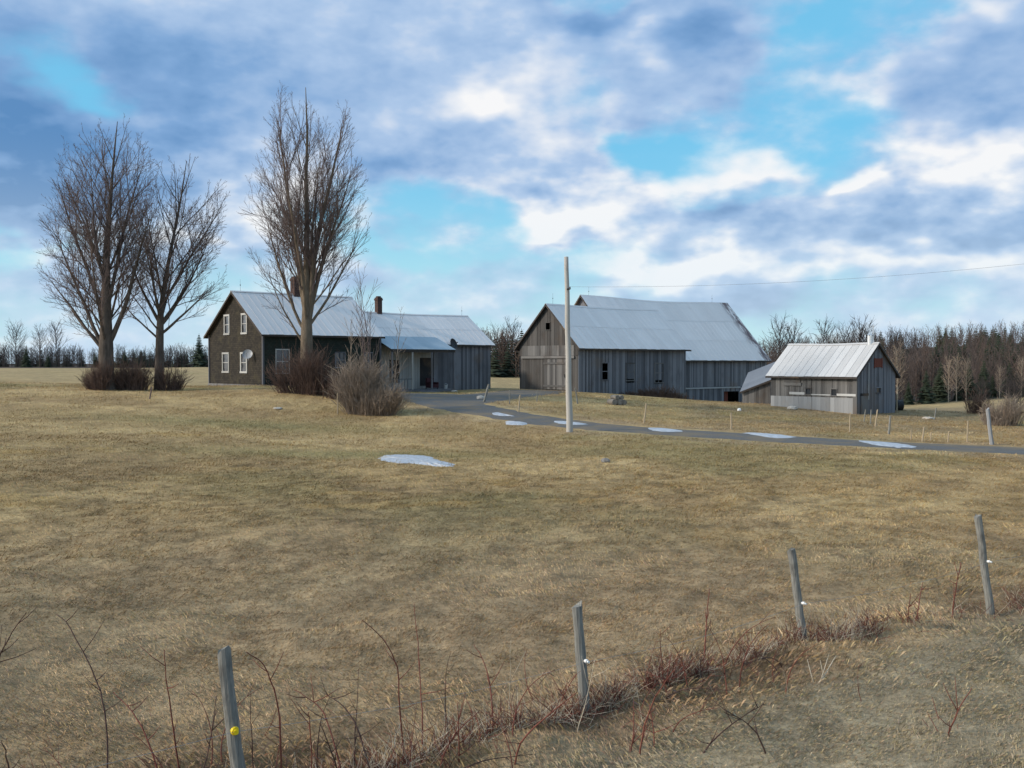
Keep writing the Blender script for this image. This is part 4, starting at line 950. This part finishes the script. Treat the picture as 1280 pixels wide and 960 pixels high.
# ------------------------------------------------------------------ far woods
def bare_small(seed, Ht, W, nb=26, tw=5, r0=.13, tip=.03, st=.22):
    rng = np.random.default_rng(seed); T_, C_ = Paths(), Paths()
    T_.add([np.array([0, 0, -.4]), np.array([0, 0, Ht*.3]), np.array([rng.normal(0, .15), 0, Ht*.65]), np.array([rng.normal(0, .3), 0, Ht*.97])], [r0*1.2, r0, r0*.6, tip], 5)
    for i in range(nb):
        t_ = st+(.93-st)*i/nb; az = i*2.4+rng.normal(0, .3); inc = R(58-30*t_); L = W*(1.25-.5*t_)*(.7+.5*rng.random())*(1 if t_ > .3 else .8)
        d = np.array([math.cos(az)*math.sin(inc), math.sin(az)*math.sin(inc), math.cos(inc)]); p = np.array([0, 0, Ht*t_]); q = p+d*L*.5; d2 = d+np.array([0, 0, .5]); d2 /= np.linalg.norm(d2); e = q+d2*L*.5
        C_.add([p, q, e], [tip*2.2, tip*1.5, tip*.8], 3)
        for k in range(tw):
            f_ = .25+.75*rng.random(); bp = p+(q-p)*f_*2 if f_ < .5 else q+(e-q)*(f_-.5)*2; dd = d2+rng.normal(0, .45, 3); dd[2] = abs(dd[2]); dd /= np.linalg.norm(dd); l_ = L*.38*(.5+rng.random())
            C_.add([bp, bp+dd*l_*.6, bp+dd*l_+rng.normal(0, .08, 3)], [tip*.95, tip*.8, tip*.5], 3)
    return T_.arrays(), C_.arrays()
def spruce(seed, Ht, W, layers=22, nb=11):
    rng = np.random.default_rng(seed); V = []; Fc = []
    for i in range(layers):
        t_ = i/(layers-1); z = Ht*(.07+.92*t_); rr = W*(1-t_)**.85*(.8+.4*rng.random())+.05
        for j in range(nb):
            a = 6.283*(j+rng.random()*.9)/nb; l_ = rr*(.65+.55*rng.random()); c, s = math.cos(a), math.sin(a); wv = l_*.34+.06; dz = -.28*l_; b = len(V)
            V += [(0, 0, z+.12), (c*l_*.55-s*wv, s*l_*.55+c*wv, z+dz*.5-.1), (c*l_, s*l_, z+dz+.05*rng.random()), (c*l_*.55+s*wv, s*l_*.55-c*wv, z+dz*.5-.1), (c*l_*.6, s*l_*.6, z+dz*.4+.12)]
            Fc += [(b, b+1, b+4), (b+1, b+2, b+4), (b+2, b+3, b+4), (b+3, b, b+4)]
    return np.array(V), np.array(Fc)
def place_np(V, x, y, z, s, rz, sz=1):
    c, q = math.cos(rz)*s, math.sin(rz)*s; return np.stack([V[:, 0]*c-V[:, 1]*q+x, V[:, 0]*q+V[:, 1]*c+y, V[:, 2]*s*sz+z], -1)
BV = [bare_small(100+i, 8, 1.9, nb=17, tw=5, tip=.024, st=.06, r0=.075) for i in range(6)]
SV = [spruce(200+i, 7.2, 2.3, 15, 9) for i in range(4)]
def mass(name, pts, label, mats, spr=.35, cat='woods', hs=(.75, 1.25)):
    rng = np.random.default_rng(5); vs = {0: [], 1: []}; fs = {0: [], 1: []}; o = {0: 0, 1: 0}; ms = []
    allV = []; allT = []; allQ = []; off = 0; tq = []; 
    for (x, y) in pts:
        z = gz(x, y)-.1; s = hs[0]+(hs[1]-hs[0])*rng.random(); rz = rng.random()*6.28
        cl = vn1(x/14, y/14)
        if rng.random() < spr*(2*sstep(.42, .6, np.array([cl]))[0]):
            V, Fc = SV[rng.integers(4)]; V2 = place_np(V, x, y, z, s, rz); allT.append(Fc+off); allV.append(V2); off += len(V2)
        else:
            (V, Fc), (V3, F3) = BV[rng.integers(6)]
            mi_ = 1+int(rng.random() < .35)
            V2 = place_np(V, x, y, z, s, rz); allQ.append((Fc+off, mi_)); allV.append(V2); off += len(V2)
            V2 = place_np(V3, x, y, z, s, rz); allQ.append((F3+off, mi_)); allV.append(V2); off += len(V2)
    V = np.concatenate(allV)
    faces = []; mi = []
    me = bpy.data.meshes.new(name)
    nt = sum(len(a) for a in allT); T = np.concatenate(allT) if allT else np.zeros((0, 3), int); Q = np.concatenate([a for a, _ in allQ]); QM = np.concatenate([np.full(len(a), k_) for a, k_ in allQ])
    me.vertices.add(len(V)); me.vertices.foreach_set('co', V.astype(np.float32).ravel())
    me.loops.add(T.size+Q.size); me.loops.foreach_set('vertex_index', np.concatenate([T.ravel(), Q.ravel()]).astype(np.int32))
    ls = np.concatenate([np.arange(len(T))*3, T.size+np.arange(len(Q))*4]).astype(np.int32)
    me.polygons.add(len(T)+len(Q)); me.polygons.foreach_set('loop_start', ls)
    me.update(calc_edges=True)
    for mm in mats: me.materials.append(mm)
    me.polygons.foreach_set('material_index', np.concatenate([np.zeros(len(T)), QM]).astype(np.int32)); me.update()
    ob = bpy.data.objects.new(name, me); COL.objects.link(ob); return tag(ob, label, cat, kind='stuff')
def vn1(x, y): return float(vnoise(np.array([x+50.]), np.array([y+20.]))[0])
rngw = np.random.default_rng(21)
def wood_edge(x): return 137+.14*max(x-60, 0)+3*math.sin(x*.21)
pts = []
while len(pts) < 1500:
    y = 140+200*rngw.random()**1.5; pxx = rngw.uniform(.17, .62); x = pxx*y
    if y < wood_edge(x)+2: continue
    pts.append((x, y))
mass('woods', pts, 'far mixed woods covering the hillside behind the coop', [M['spruce'], M['fartwig'], M['fartwig2']], .2, hs=(.5, .95))
# left far treeline underbrush
pts = []
while len(pts) < 1000:
    y = rngw.uniform(236, 275); x = rngw.uniform(-.68, -.02)*y; pts.append((x, y))
mass('treeline', pts, 'dim line of low bare woods across the far left field', [M['spruce'], M['darktwig'], M['darktwig']], .22, hs=(.4, .72))
pts = []
while len(pts) < 130:
    y = rngw.uniform(150, 175); x = rngw.uniform(-.035, .06)*y; pts.append((x, y))
mass('thicket', pts, 'reddish sapling thicket seen between farmhouse and long barn', [M['spruce'], M['fartwig2'], M['fartwig2']], .05, hs=(.65, .95), cat='thicket')
pts = []
while len(pts) < 150:
    y = rngw.uniform(200, 260); x = rngw.uniform(0, .2)*y; pts.append((x, y))
mass('thicket', pts, 'distant woods showing behind the barns and the gap', [M['spruce'], M['fartwig'], M['fartwig']], .2, hs=(.6, .95), cat='thicket')

# individual far trees
def tree_proto(kind, seed, Ht, W):
    if kind == 'spruce_tree':
        V, Fc = spruce(seed, Ht, W); e = empty('spruce_tree', (0, 0, 0)); mesh_np('crown', V, Fc, [M['spruce']], e)
        mb = MB(); mb.tube([(0, 0, -.4), (0, 0, Ht*.5), (0, 0, Ht*.97)], [.14, .09, .02], 6); mb.build('trunk', M['bark'], e); return e
    (V, Fc), (V2, F2) = bare_small(seed, Ht, W, nb=38, tw=8, tip=.02, st=.15 if kind != 'birch_tree' else .2, r0=.085)
    mt = {'bare_tree': ('bark', 'darktwig'), 'birch_tree': ('birch', 'twigpale'), 'red_tree': ('fartwig2', 'fartwig2')}[kind]
    e = empty('bare_tree' if kind == 'red_tree' else kind, (0, 0, 0)); mesh_np('trunk', V, Fc, [M[mt[0]]], e); mesh_np('crown', V2, F2, [M[mt[1]]], e); return e
protos = {k: [tree_proto(k, 300+i*7, 8, w_) for i in range(3)] for k, w_ in (('spruce_tree', 2.3), ('bare_tree', 2.8), ('birch_tree', 1.7))}
used = set()
def put(kind, px, d, topy, lab, group, i=0):
    pr = protos[kind][i % 3]
    key = (kind, i % 3)
    o = pr if key not in used else copy_tree(pr)
    used.add(key)
    p = at(px, HY, d); z = gz(p.x, p.y); s = max(.3, (at(px, topy, d).z-z)/8)
    o.location = (p.x, p.y, z); o.scale = (s, s, s); o.rotation_euler.z = random.random()*6.28
    tag(o, lab, {'spruce_tree': 'spruce', 'bare_tree': 'tree', 'birch_tree': 'birch'}[kind], group)
put('spruce_tree', 249, 215, 417, 'pointed dark spruce just left of the farmhouse gable', None, 0)
put('spruce_tree', 33, 225, 431, 'dark rounded evergreen in the far left treeline', None, 1)
put('spruce_tree', 60, 225, 441, 'low dark evergreen right of the rounded one at far left', None, 2)
put('bare_tree', 20, 228, 409, 'far bare tree at the left edge of the treeline', None, 0)
put('bare_tree', 50, 228, 414, 'spreading far bare tree left of the maples', None, 1)
put('bare_tree', 70, 226, 408, 'tallest far bare tree beside the spreading one', None, 2)
GL = 'bare trees along the far left treeline'
for i, (px, ty) in enumerate(((5, 425), (90, 430), (102, 432), (114, 435), (150, 428), (163, 432), (176, 434), (190, 436), (205, 430), (215, 428), (226, 426), (238, 432), (-20, 420), (-60, 424))):
    put('bare_tree', px, 232+(i*7) % 12, ty+7, 'bare far tree in the left treeline behind the maples', GL, i)
put('spruce_tree', 628, 165, 415, 'small dark spruce in the gap left of the long barn', None, 0)
put('spruce_tree', 652, 168, 411, 'dark spruce tip peeking over the long barn roof edge', None, 1)
put('bare_tree', 622, 160, 414, 'slim bare tree right of the farmhouse wing', None, 0)
put('bare_tree', 640, 160, 408, 'tall slim bare tree in the gap between house and barn', None, 1)
for i, (px, ty) in enumerate(((975, 402), (992, 408), (1030, 404), (1056, 409), (1075, 403), (1083, 408), (1118, 413), (1142, 416))):
    put('bare_tree', px, 190, ty+4, 'feathery bare tree rising above the woods behind the coop roof', 'bare trees on the skyline behind the coop', i)
GS = 'dark spruces at the edge of the right woods'
rs = random.Random(4)
for i, (px, ty) in enumerate(((1136, 476), (1158, 462), (1176, 452), (1199, 470), (1212, 455), (1230, 449), (1241, 468), (1262, 452), (1272, 466), (1288, 446), (1322, 440))):
    xx = (px-640)/F*140; put('spruce_tree', px, wood_edge(xx)+rs.uniform(-1, 4), ty, 'dark spruce in the front rows of the right hand woods', GS, i)
for i, (px, ty) in enumerate(((1170, 429), (1205, 426), (1236, 421), (1262, 417), (1192, 424))):
    put('spruce_tree', px, 185+i*6 % 30, ty, 'spruce standing higher up the wooded hillside', 'spruces up the wooded hill', i)
for i, (px, ty, lab) in enumerate(((1122, 432, 'pale bare birch right of the coop roof vent'), (1186, 449, 'leftmost pale birch at the woods edge'), (1196, 446, 'pale birch in the clump right of the leftmost one'), (1208, 450, 'pale birch at the right of the clump, mid woods'), (1250, 458, 'single pale birch low in the woods at right'), (1277, 448, 'pale birch at the right edge of the woods'))):
    xx = (px-640)/F*138; put('birch_tree', px, wood_edge(xx)-1.5, ty, lab, None, i)
for i in range(5): put('bare_tree', (1268, 1276, 1262, 1225, 1232)[i], (74, 80, 92, 84, 90)[i], (470, 478, 482, 488, 492)[i], ('bare bush-like tree at the right edge before the meadow', 'second bare small tree behind the edge one, at right', 'small bare tree in the meadow left of the edge pair', 'reddish young tree in the meadow, nearer of two', 'reddish young tree in the meadow, farther of two')[i], None, i)

# ------------------------------------------------------------------ foreground canes, stalks, brush
def cane(name, pix, d, r_, mat, lab, cat='bramble', twigs=0, group=None, seed=0):
    rng = np.random.default_rng(abs(seed+int(pix[0][0]*13))); mb = MB()
    pts = [at(px, py, d+.12*i*(1 if seed % 2 else -1)) for i, (px, py) in enumerate(pix)]
    b_ = pts[0].copy(); gzb = gz(b_.x, b_.y); base = Vector((b_.x, b_.y, gzb))
    if b_.z > gzb+.03: pts = [Vector((b_.x, b_.y, gzb-.05))]+pts
    sm = []
    for i in range(len(pts)-1):
        for k in range(4):
            t_ = k/4; p0 = pts[max(i-1, 0)]; p1 = pts[i]; p2 = pts[i+1]; p3 = pts[min(i+2, len(pts)-1)]
            sm.append(.5*((2*p1)+(p2-p0)*t_+(2*p0-5*p1+4*p2-p3)*t_**2+(3*p1-p0-3*p2+p3)*t_**3))
    sm.append(pts[-1]); n = len(sm)
    sm = [q-base+Vector(tuple(rng.normal(0, .0025, 3))) for q in sm]
    mb.tube(sm, [r_*(1-.7*i/(n-1)) for i in range(n)], 6)
    for k in range(twigs):
        i = int(rng.uniform(.25, .95)*(n-1)); q = sm[i]; dr_ = Vector((rng.normal(0, .6), rng.normal(0, .4), abs(rng.normal(.5, .3)))).normalized(); L = rng.uniform(.06, .28)
        mb.tube([q, q+dr_*L*.5, q+dr_*L+Vector((0, 0, .02))], [r_*.45, r_*.35, r_*.2], 4)
    o = mb.build(name, mat, None, smooth=True); o.location = base; return tag(o, lab, cat, group)
BR = M['bramble']; BD = M['bramble_dark']
GC = 'reddish bramble canes along the near fence'
CN = [([(-6, 850), (10, 800), (33, 766)], 7.2, 'bare cane bending in from the left edge', BD),
      ([(134, 985), (133, 905), (120, 850), (88, 785), (70, 768)], 7.3, 'long arching cane at the left, tip bent left', BD),
      ([(228, 985), (217, 915), (210, 860), (205, 812)], 7.2, 'upright thin cane left of the leftmost post', BR),
      ([(202, 985), (185, 925), (165, 890), (142, 865)], 7.0, 'low arching cane at the bottom left', BR),
      ([(352, 985), (350, 910), (345, 870), (330, 832), (308, 815)], 7.1, 'arching cane just right of the leftmost post', BR),
      ([(430, 985), (415, 920), (400, 885), (368, 862)], 7.2, 'arching cane between the first two posts, tip bent left', BR),
      ([(390, 985), (389, 930), (386, 890)], 7.1, 'short straight cane right of the leftmost post', BR),
      ([(528, 915), (527, 880), (523, 820), (518, 755)], 8.3, 'tall straight cane halfway between the first two posts', BR),
      ([(504, 940), (499, 870), (497, 835), (480, 800), (453, 776)], 8.1, 'tall arching cane left of the tall straight one', BR),
      ([(468, 985), (450, 920), (432, 885), (405, 867)], 7.3, 'low dark cane arching left at the bottom', BD),
      ([(427, 985), (415, 940), (400, 905)], 7.2, 'short dark cane near the bottom, left of centre', BD),
      ([(616, 930), (614, 870), (606, 830), (592, 806)], 8.4, 'cane curving left, midway to the second post', BR),
      ([(573, 985), (574, 930), (572, 880)], 7.8, 'short upright red cane below the field centre', BR),
      ([(880, 842), (882, 790), (887, 735)], 10.5, 'slender straight cane between second and third posts', BR),
      ([(1131, 815), (1134, 780), (1138, 742)], 12.0, 'thin cane in the pair left of the last post', BR),
      ([(1142, 820), (1146, 775), (1153, 728)], 11.8, 'leaning cane in the pair left of the last post', BR),
      ([(1190, 778), (1194, 740), (1201, 703)], 12.4, 'red cane nearest the last post on its left', BR),
      ([(862, 985), (880, 940), (915, 905), (955, 880)], 7.6, 'long cane leaning right at bottom centre right', BD),
      ([(966, 985), (955, 935), (935, 905), (905, 890)], 7.7, 'cane crossing behind the long right leaning one', BD),
      ([(1010, 870), (1030, 845), (1045, 820)], 9.5, 'slanting pale twig on the mown side of the fence', M['straw']),
      ([(1172, 985), (1182, 930), (1197, 890), (1215, 860)], 7.8, 'main branch of the red bush at bottom right', BR),
      ([(1170, 985), (1165, 945), (1180, 900)], 7.7, 'short left branch of the red bush at bottom right', BR),
      ([(1198, 985), (1192, 940), (1185, 915)], 7.8, 'short right stem of the red bush at bottom right', BR),
      ([(814, 985), (818, 930), (812, 880)], 7.9, 'upright red cane right of the second post', BR),
      ([(797, 985), (803, 920), (820, 870), (845, 835)], 8.0, 'red cane leaning right beside the second post', BR),
      ([(777, 985), (790, 930), (793, 890)], 7.9, 'thin red cane close to the second post', BR),
      ([(640, 985), (650, 930), (690, 890), (722, 865)], 7.7, 'red cane slanting towards the second post', BR),
      ([(545, 985), (560, 930), (598, 890)], 7.6, 'red cane slanting right at bottom centre', BR),
      ([(15, 985), (8, 945), (2, 925)], 7.0, 'short stem in the bottom left corner', BD),
      ([(250, 985), (262, 930), (270, 870)], 7.0, 'thin stem leaning right beside the leftmost post', BD)]
for i, (pix, d, lab, mt) in enumerate(CN):
    cane('bramble_cane', pix, d, .0088 if d < 9 else .0105, mt, lab, 'bramble', twigs=5, group=None, seed=i)
cane('dry_stalk', [(637, 870), (638, 835), (639, 800)], 8.7, .005, M['straw'], 'white dry stalk standing left of the second post', 'stalk', 3)
cane('dry_stalk', [(722, 912), (733, 875), (744, 822)], 8.4, .006, M['straw'], 'white forked weed stalk leaning over the second post', 'stalk', 6)
cane('dry_stalk', [(985, 890), (984, 860), (980, 840)], 9.3, .004, M['straw'], 'pale thin stalk below the third post', 'stalk', 2)

rngc = np.random.default_rng(77)
for i in range(9):        # nine shapes of loose cane, copied along the fence
    mb = MB(); hh = .85; d_ = Vector((rngc.normal(0, .3), rngc.normal(0, .2), 1)).normalized(); q = Vector((0, 0, -.04)); pts = [q]; bend = Vector((rngc.normal(0, .14), rngc.normal(0, .1), -.06))
    for k in range(10): d_ = (d_+bend+Vector(tuple(rngc.normal(0, .03, 3)))).normalized(); q = q+d_*hh/10; pts.append(q)
    mb.tube(pts, [.0075*(1-.075*k) for k in range(11)], 5)
    for k in range(5):
        i0 = int(rngc.integers(3, 10)); dd = (d_+Vector(tuple(rngc.normal(0, .6, 3)))).normalized(); mb.tube([pts[i0], pts[i0]+dd*.08, pts[i0]+dd*.18+Vector((0, 0, .02))], [.0026, .002, .001], 4)
    proto = mb.build('bramble_cane', BR if i % 3 else BD, None, smooth=True)
    for c in range(9):
        f_ = rngc.random()**1.25; s_ = rngc.uniform(.4, 1.05); x = -4.8+8.2*f_+rngc.normal(0, .6); y = 5.6+5.2*f_+rngc.normal(0, .5)-.3
        o = proto if c == 0 else proto.copy()
        if c: COL.objects.link(o)
        o.location = (x, y, gz(x, y)); o.scale = (s_, s_, s_); o.rotation_euler.z = rngc.random()*6.28
        tag(o, 'thin loose reddish cane in the tangle along the near fence', 'bramble', 'thin loose canes along the near fence')
def brush(n, seed):
    rng = np.random.default_rng(seed); P = [Paths(), Paths(), Paths()]
    line = [(-5, 5.2), (-2, 7), (.6, 9), (3.25, 11.3), (6.2, 13), (10, 15.6)]
    dens = [.35, .8, 1.1, 1.0, .35]
    sg_ = rng.choice(5, size=n, p=np.array(dens)/sum(dens)); f_ = rng.random(n); LN = np.array(line); off = rng.normal(0, .9, n)-np.where(sg_ < 3, .5, 0)
    X_ = LN[sg_, 0]+(LN[sg_+1, 0]-LN[sg_, 0])*f_+off*.62; Y_ = LN[sg_, 1]+(LN[sg_+1, 1]-LN[sg_, 1])*f_+off*.3-np.abs(off)*.3
    CL_ = fbm(X_*1.3, Y_*1.3, 2); keep = (FB(X_, Y_)+.12 > rng.random(n)) & ((CL_ > .5) | (rng.random(n) < .12))
    for x, y, cl in zip(X_[keep], Y_[keep], CL_[keep]):
        x = float(x); y = float(y)
        z = gz(x, y)-.02; k = rng.random(); kind = 0 if k < .3 else (1 if k < .5 else 2)
        hh = rng.uniform(.1, .36)*(1.0 if kind else .9)*(.6+cl); d = np.array([rng.normal(0, .5), rng.normal(0, .4), 1.]); d /= np.linalg.norm(d); p = np.array([x, y, z]); pts = [p]
        for q in range(3): d = d+rng.normal(0, .22, 3)+np.array([0, 0, -.1]); d /= np.linalg.norm(d); p = p+d*hh/3; pts.append(p)
        r_ = (.0036, .0032, .0022)[kind]; P[kind].add(pts, [r_, r_*.9, r_*.7, r_*.4], 3)
        if kind == 0:
            for q in range(3):
                bp = pts[1+q % 2]; dd = d+rng.normal(0, .7, 3); dd /= np.linalg.norm(dd); P[0].add([bp, bp+dd*hh*.2, bp+dd*hh*.38], [r_*.7, r_*.5, r_*.3], 3)
    vs = []; fs = []; mi = []; o = 0
    for k, pp in enumerate(P):
        V, Fq = pp.arrays(); vs.append(V); fs.append(Fq+o); mi.append(np.full(len(Fq), k)); o += len(V)
    return mesh_np('weeds', np.concatenate(vs), np.concatenate(fs), [BR, BD, M['straw']], mi=np.concatenate(mi))
tag(brush(4600, 3), 'tangle of red brown weeds along the near fence line', 'weeds', kind='stuff')

# ------------------------------------------------------------------ light and sky
SUN = Vector((-.93, -.22, 0)).normalized(); EL = R(24)
sd_ = Vector((SUN.x*math.cos(EL), SUN.y*math.cos(EL), math.sin(EL)))
ld_ = bpy.data.lights.new('sun', 'SUN'); ld_.energy = 3.0; ld_.angle = R(4); ld_.color = (1, .88, .74)
lo = bpy.data.objects.new('sun', ld_); COL.objects.link(lo); lo.rotation_euler = sd_.to_track_quat('Z', 'Y').to_euler(); lo.location = (0, 0, 50)
wd_ = bpy.data.worlds.new('World'); sc.world = wd_; wd_.use_nodes = True; t = NT(wd_.node_tree)
bg = t.n['Background']; STR = .1; bg.inputs['Strength'].default_value = STR
sky = t.node('ShaderNodeTexSky', sky_type='NISHITA'); sky.sun_disc = False; sky.sun_elevation = EL; sky.sun_rotation = math.atan2(SUN.x, SUN.y); sky.air_density = 1.0; sky.dust_density = .6; sky.ozone_density = 1.5
d = t.node('ShaderNodeTexCoord').outputs['Generated']; d = t.vmath('NORMALIZE', d); s = t.sep(d)
az = t.math('ARCTAN2', s[0], s[1]); el = t.math('ARCSINE', s[2])
pc = t.vmath('MULTIPLY', d, (1, 1, 1.9))
wn = t.noise(pc, 9, 3, .55, out='Color')
warp = t.vmath('MULTIPLY', t.vmath('SUBTRACT', wn, (.5, .5, .5)), (.16, .12, 0))
ae = t.vmath('ADD', t.comb(az, el, 0), warp)
def sph(px, py):
    x, z = ray(px, py); return math.atan(x), math.atan(z/math.hypot(1, x))
CLOUDS = [(90, 75, 58, 40, -1.0, 0), (120, 120, 40, 28, -.9, 0), (870, 192, 75, 22, -1.0, 0), (1010, 75, 46, 50, -.9, 0), (935, 140, 46, 28, -.7, 0), (1050, 165, 46, 34, -.85, 0), (1070, 20, 50, 35, -1.0, 0), (530, 255, 80, 22, -1.0, 0), (640, 278, 50, 14, -.9, 0), (30, 296, 80, 14, -1.1, 0), (900, 245, 60, 16, -.8, 0), (790, 200, 50, 22, -1.0, 0), (690, 8, 60, 12, -.7, 0), (560, 312, 110, 16, -.8, 0), (450, 325, 80, 30, -.5, 0), (1130, 60, 40, 40, -.4, 0),
          (35, 190, 100, 85, .8, -.42), (190, 165, 140, 95, .7, -.08), (200, 60, 150, 40, .3, -.12), (420, 100, 150, 90, .6, 0), (600, 190, 110, 55, .6, -.02), (875, 55, 80, 45, .8, -.2), (740, 38, 75, 27, .7, -.2), (955, 268, 105, 24, .8, -.1), (1200, 125, 90, 70, .9, -.02), (1240, 275, 80, 40, .8, -.08), (1240, 290, 70, 12, 0, -.2),
          (1080, 322, 90, 16, .5, .5), (712, 275, 44, 21, 1.4, .95), (712, 298, 44, 8, .3, -.3), (920, 198, 60, 24, .8, .6), (822, 50, 27, 26, .6, .5), (1060, 128, 42, 24, .5, .45), (660, 160, 70, 40, .5, .05), (800, 245, 55, 16, .4, .4), (590, 60, 110, 55, .5, .15), (620, 115, 58, 28, .1, .5), (360, 60, 120, 50, .1, .15), (1235, 208, 70, 26, 0, .65), (1060, 224, 20, 8, .5, .8), (350, 260, 50, 45, 0, .5), (140, 300, 100, 10, .1, .4), (1210, 22, 30, 18, 0, .4), (840, 330, 70, 16, .3, .5), (1200, 318, 50, 14, .2, .4), (800, 365, 120, 12, .2, -.2), (1040, 372, 160, 14, .2, -.25), (500, 291, 45, 13, .5, -.15)]
acc = None
for (px, py, rx, ry, kc, kb) in CLOUDS:
    a_, e_ = sph(px, py); ka, ke = F/rx*.75, F/ry*.75
    q = t.node('ShaderNodeVectorMath', operation='MULTIPLY_ADD'); t.set(q.inputs[0], ae); q.inputs[1].default_value = (ka, ke, 0); q.inputs[2].default_value = (-a_*ka, -e_*ke, 0)
    q = q.outputs[0]; e_ = t.math('POWER', .3679, t.vmath('DOT_PRODUCT', q, q))
    o = t.node('ShaderNodeVectorMath', operation='MULTIPLY_ADD'); t.set(o.inputs[0], e_); o.inputs[1].default_value = (kc, kb, 0)
    if acc is None: o.inputs[2].default_value = (0, 0, 0)
    else: t.set(o.inputs[2], acc)
    acc = o.outputs[0]
cb = t.sep(acc)
n1 = t.noise(pc, 8, 6, .52, 0); n2 = t.noise(t.vmath('ADD', pc, (7.3, 2.1, 0)), 20, 4, .55, 0)
n1b = t.noise(t.vmath('ADD', pc, (-.012, 0, .02)), 8, 4, .52, 0)
cov = t.math('ADD', t.math('MULTIPLY', t.math('SUBTRACT', n1, .5), 3.2), t.math('ADD', cb[0], .2))
covm = t.maprange(cov, -.7, .65, .02, 1)
soft = t.maprange(s[2], .12, .26, 1, .5)
bri = t.math('ADD', t.math('MULTIPLY', soft, t.math('ADD', t.math('MULTIPLY', t.math('SUBTRACT', n2, .5), .75), t.math('MULTIPLY', t.math('SUBTRACT', n1, n1b), 2.6))), t.math('ADD', cb[1], .62))
bri = t.math('SUBTRACT', bri, t.math('MULTIPLY', t.maprange(cov, .1, 1.6), .26))
cc = t.ramp(bri, [(0.0, (.115, .27, .53)), (.3, (.225, .40, .68)), (.6, (.42, .575, .81)), (1.0, (.93, .935, .95))])
clear = t.mix(1.0, sky.outputs[0], (.85, 1.30, 1.25), 'MULTIPLY')
hz = t.maprange(s[2], 0, .22, 1, 0)
clearb = t.mix(.75, clear, t.mix(hz, (1.9, 6.2, 9.5), (5.6, 8.8, 9.8)))
cloud = t.mix(1.0, cc, (1/STR, 1/STR, 1/STR), 'MULTIPLY')
cloud = t.mix(t.math('MULTIPLY', hz, .55), cloud, (7.3, 8.7, 9.6))
final = t.mix(covm, clearb, cloud)
sdot = t.vmath('DOT_PRODUCT', d, tuple(sd_)); glow = t.math('POWER', t.math('MAXIMUM', sdot, 0), 9)      # glow added round the out-of-frame sun to give soft light on the ground
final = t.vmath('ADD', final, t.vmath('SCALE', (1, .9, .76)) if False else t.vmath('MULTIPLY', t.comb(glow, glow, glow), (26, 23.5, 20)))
low = t.maprange(s[2], -.05, 0, 0, 1); final = t.mix(low, (1.5, 1.3, 1.0), final)
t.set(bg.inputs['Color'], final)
wd_.cycles.sampling_method = 'NONE'
sc.cycles.max_bounces = 5; sc.cycles.diffuse_bounces = 2; sc.cycles.glossy_bounces = 2
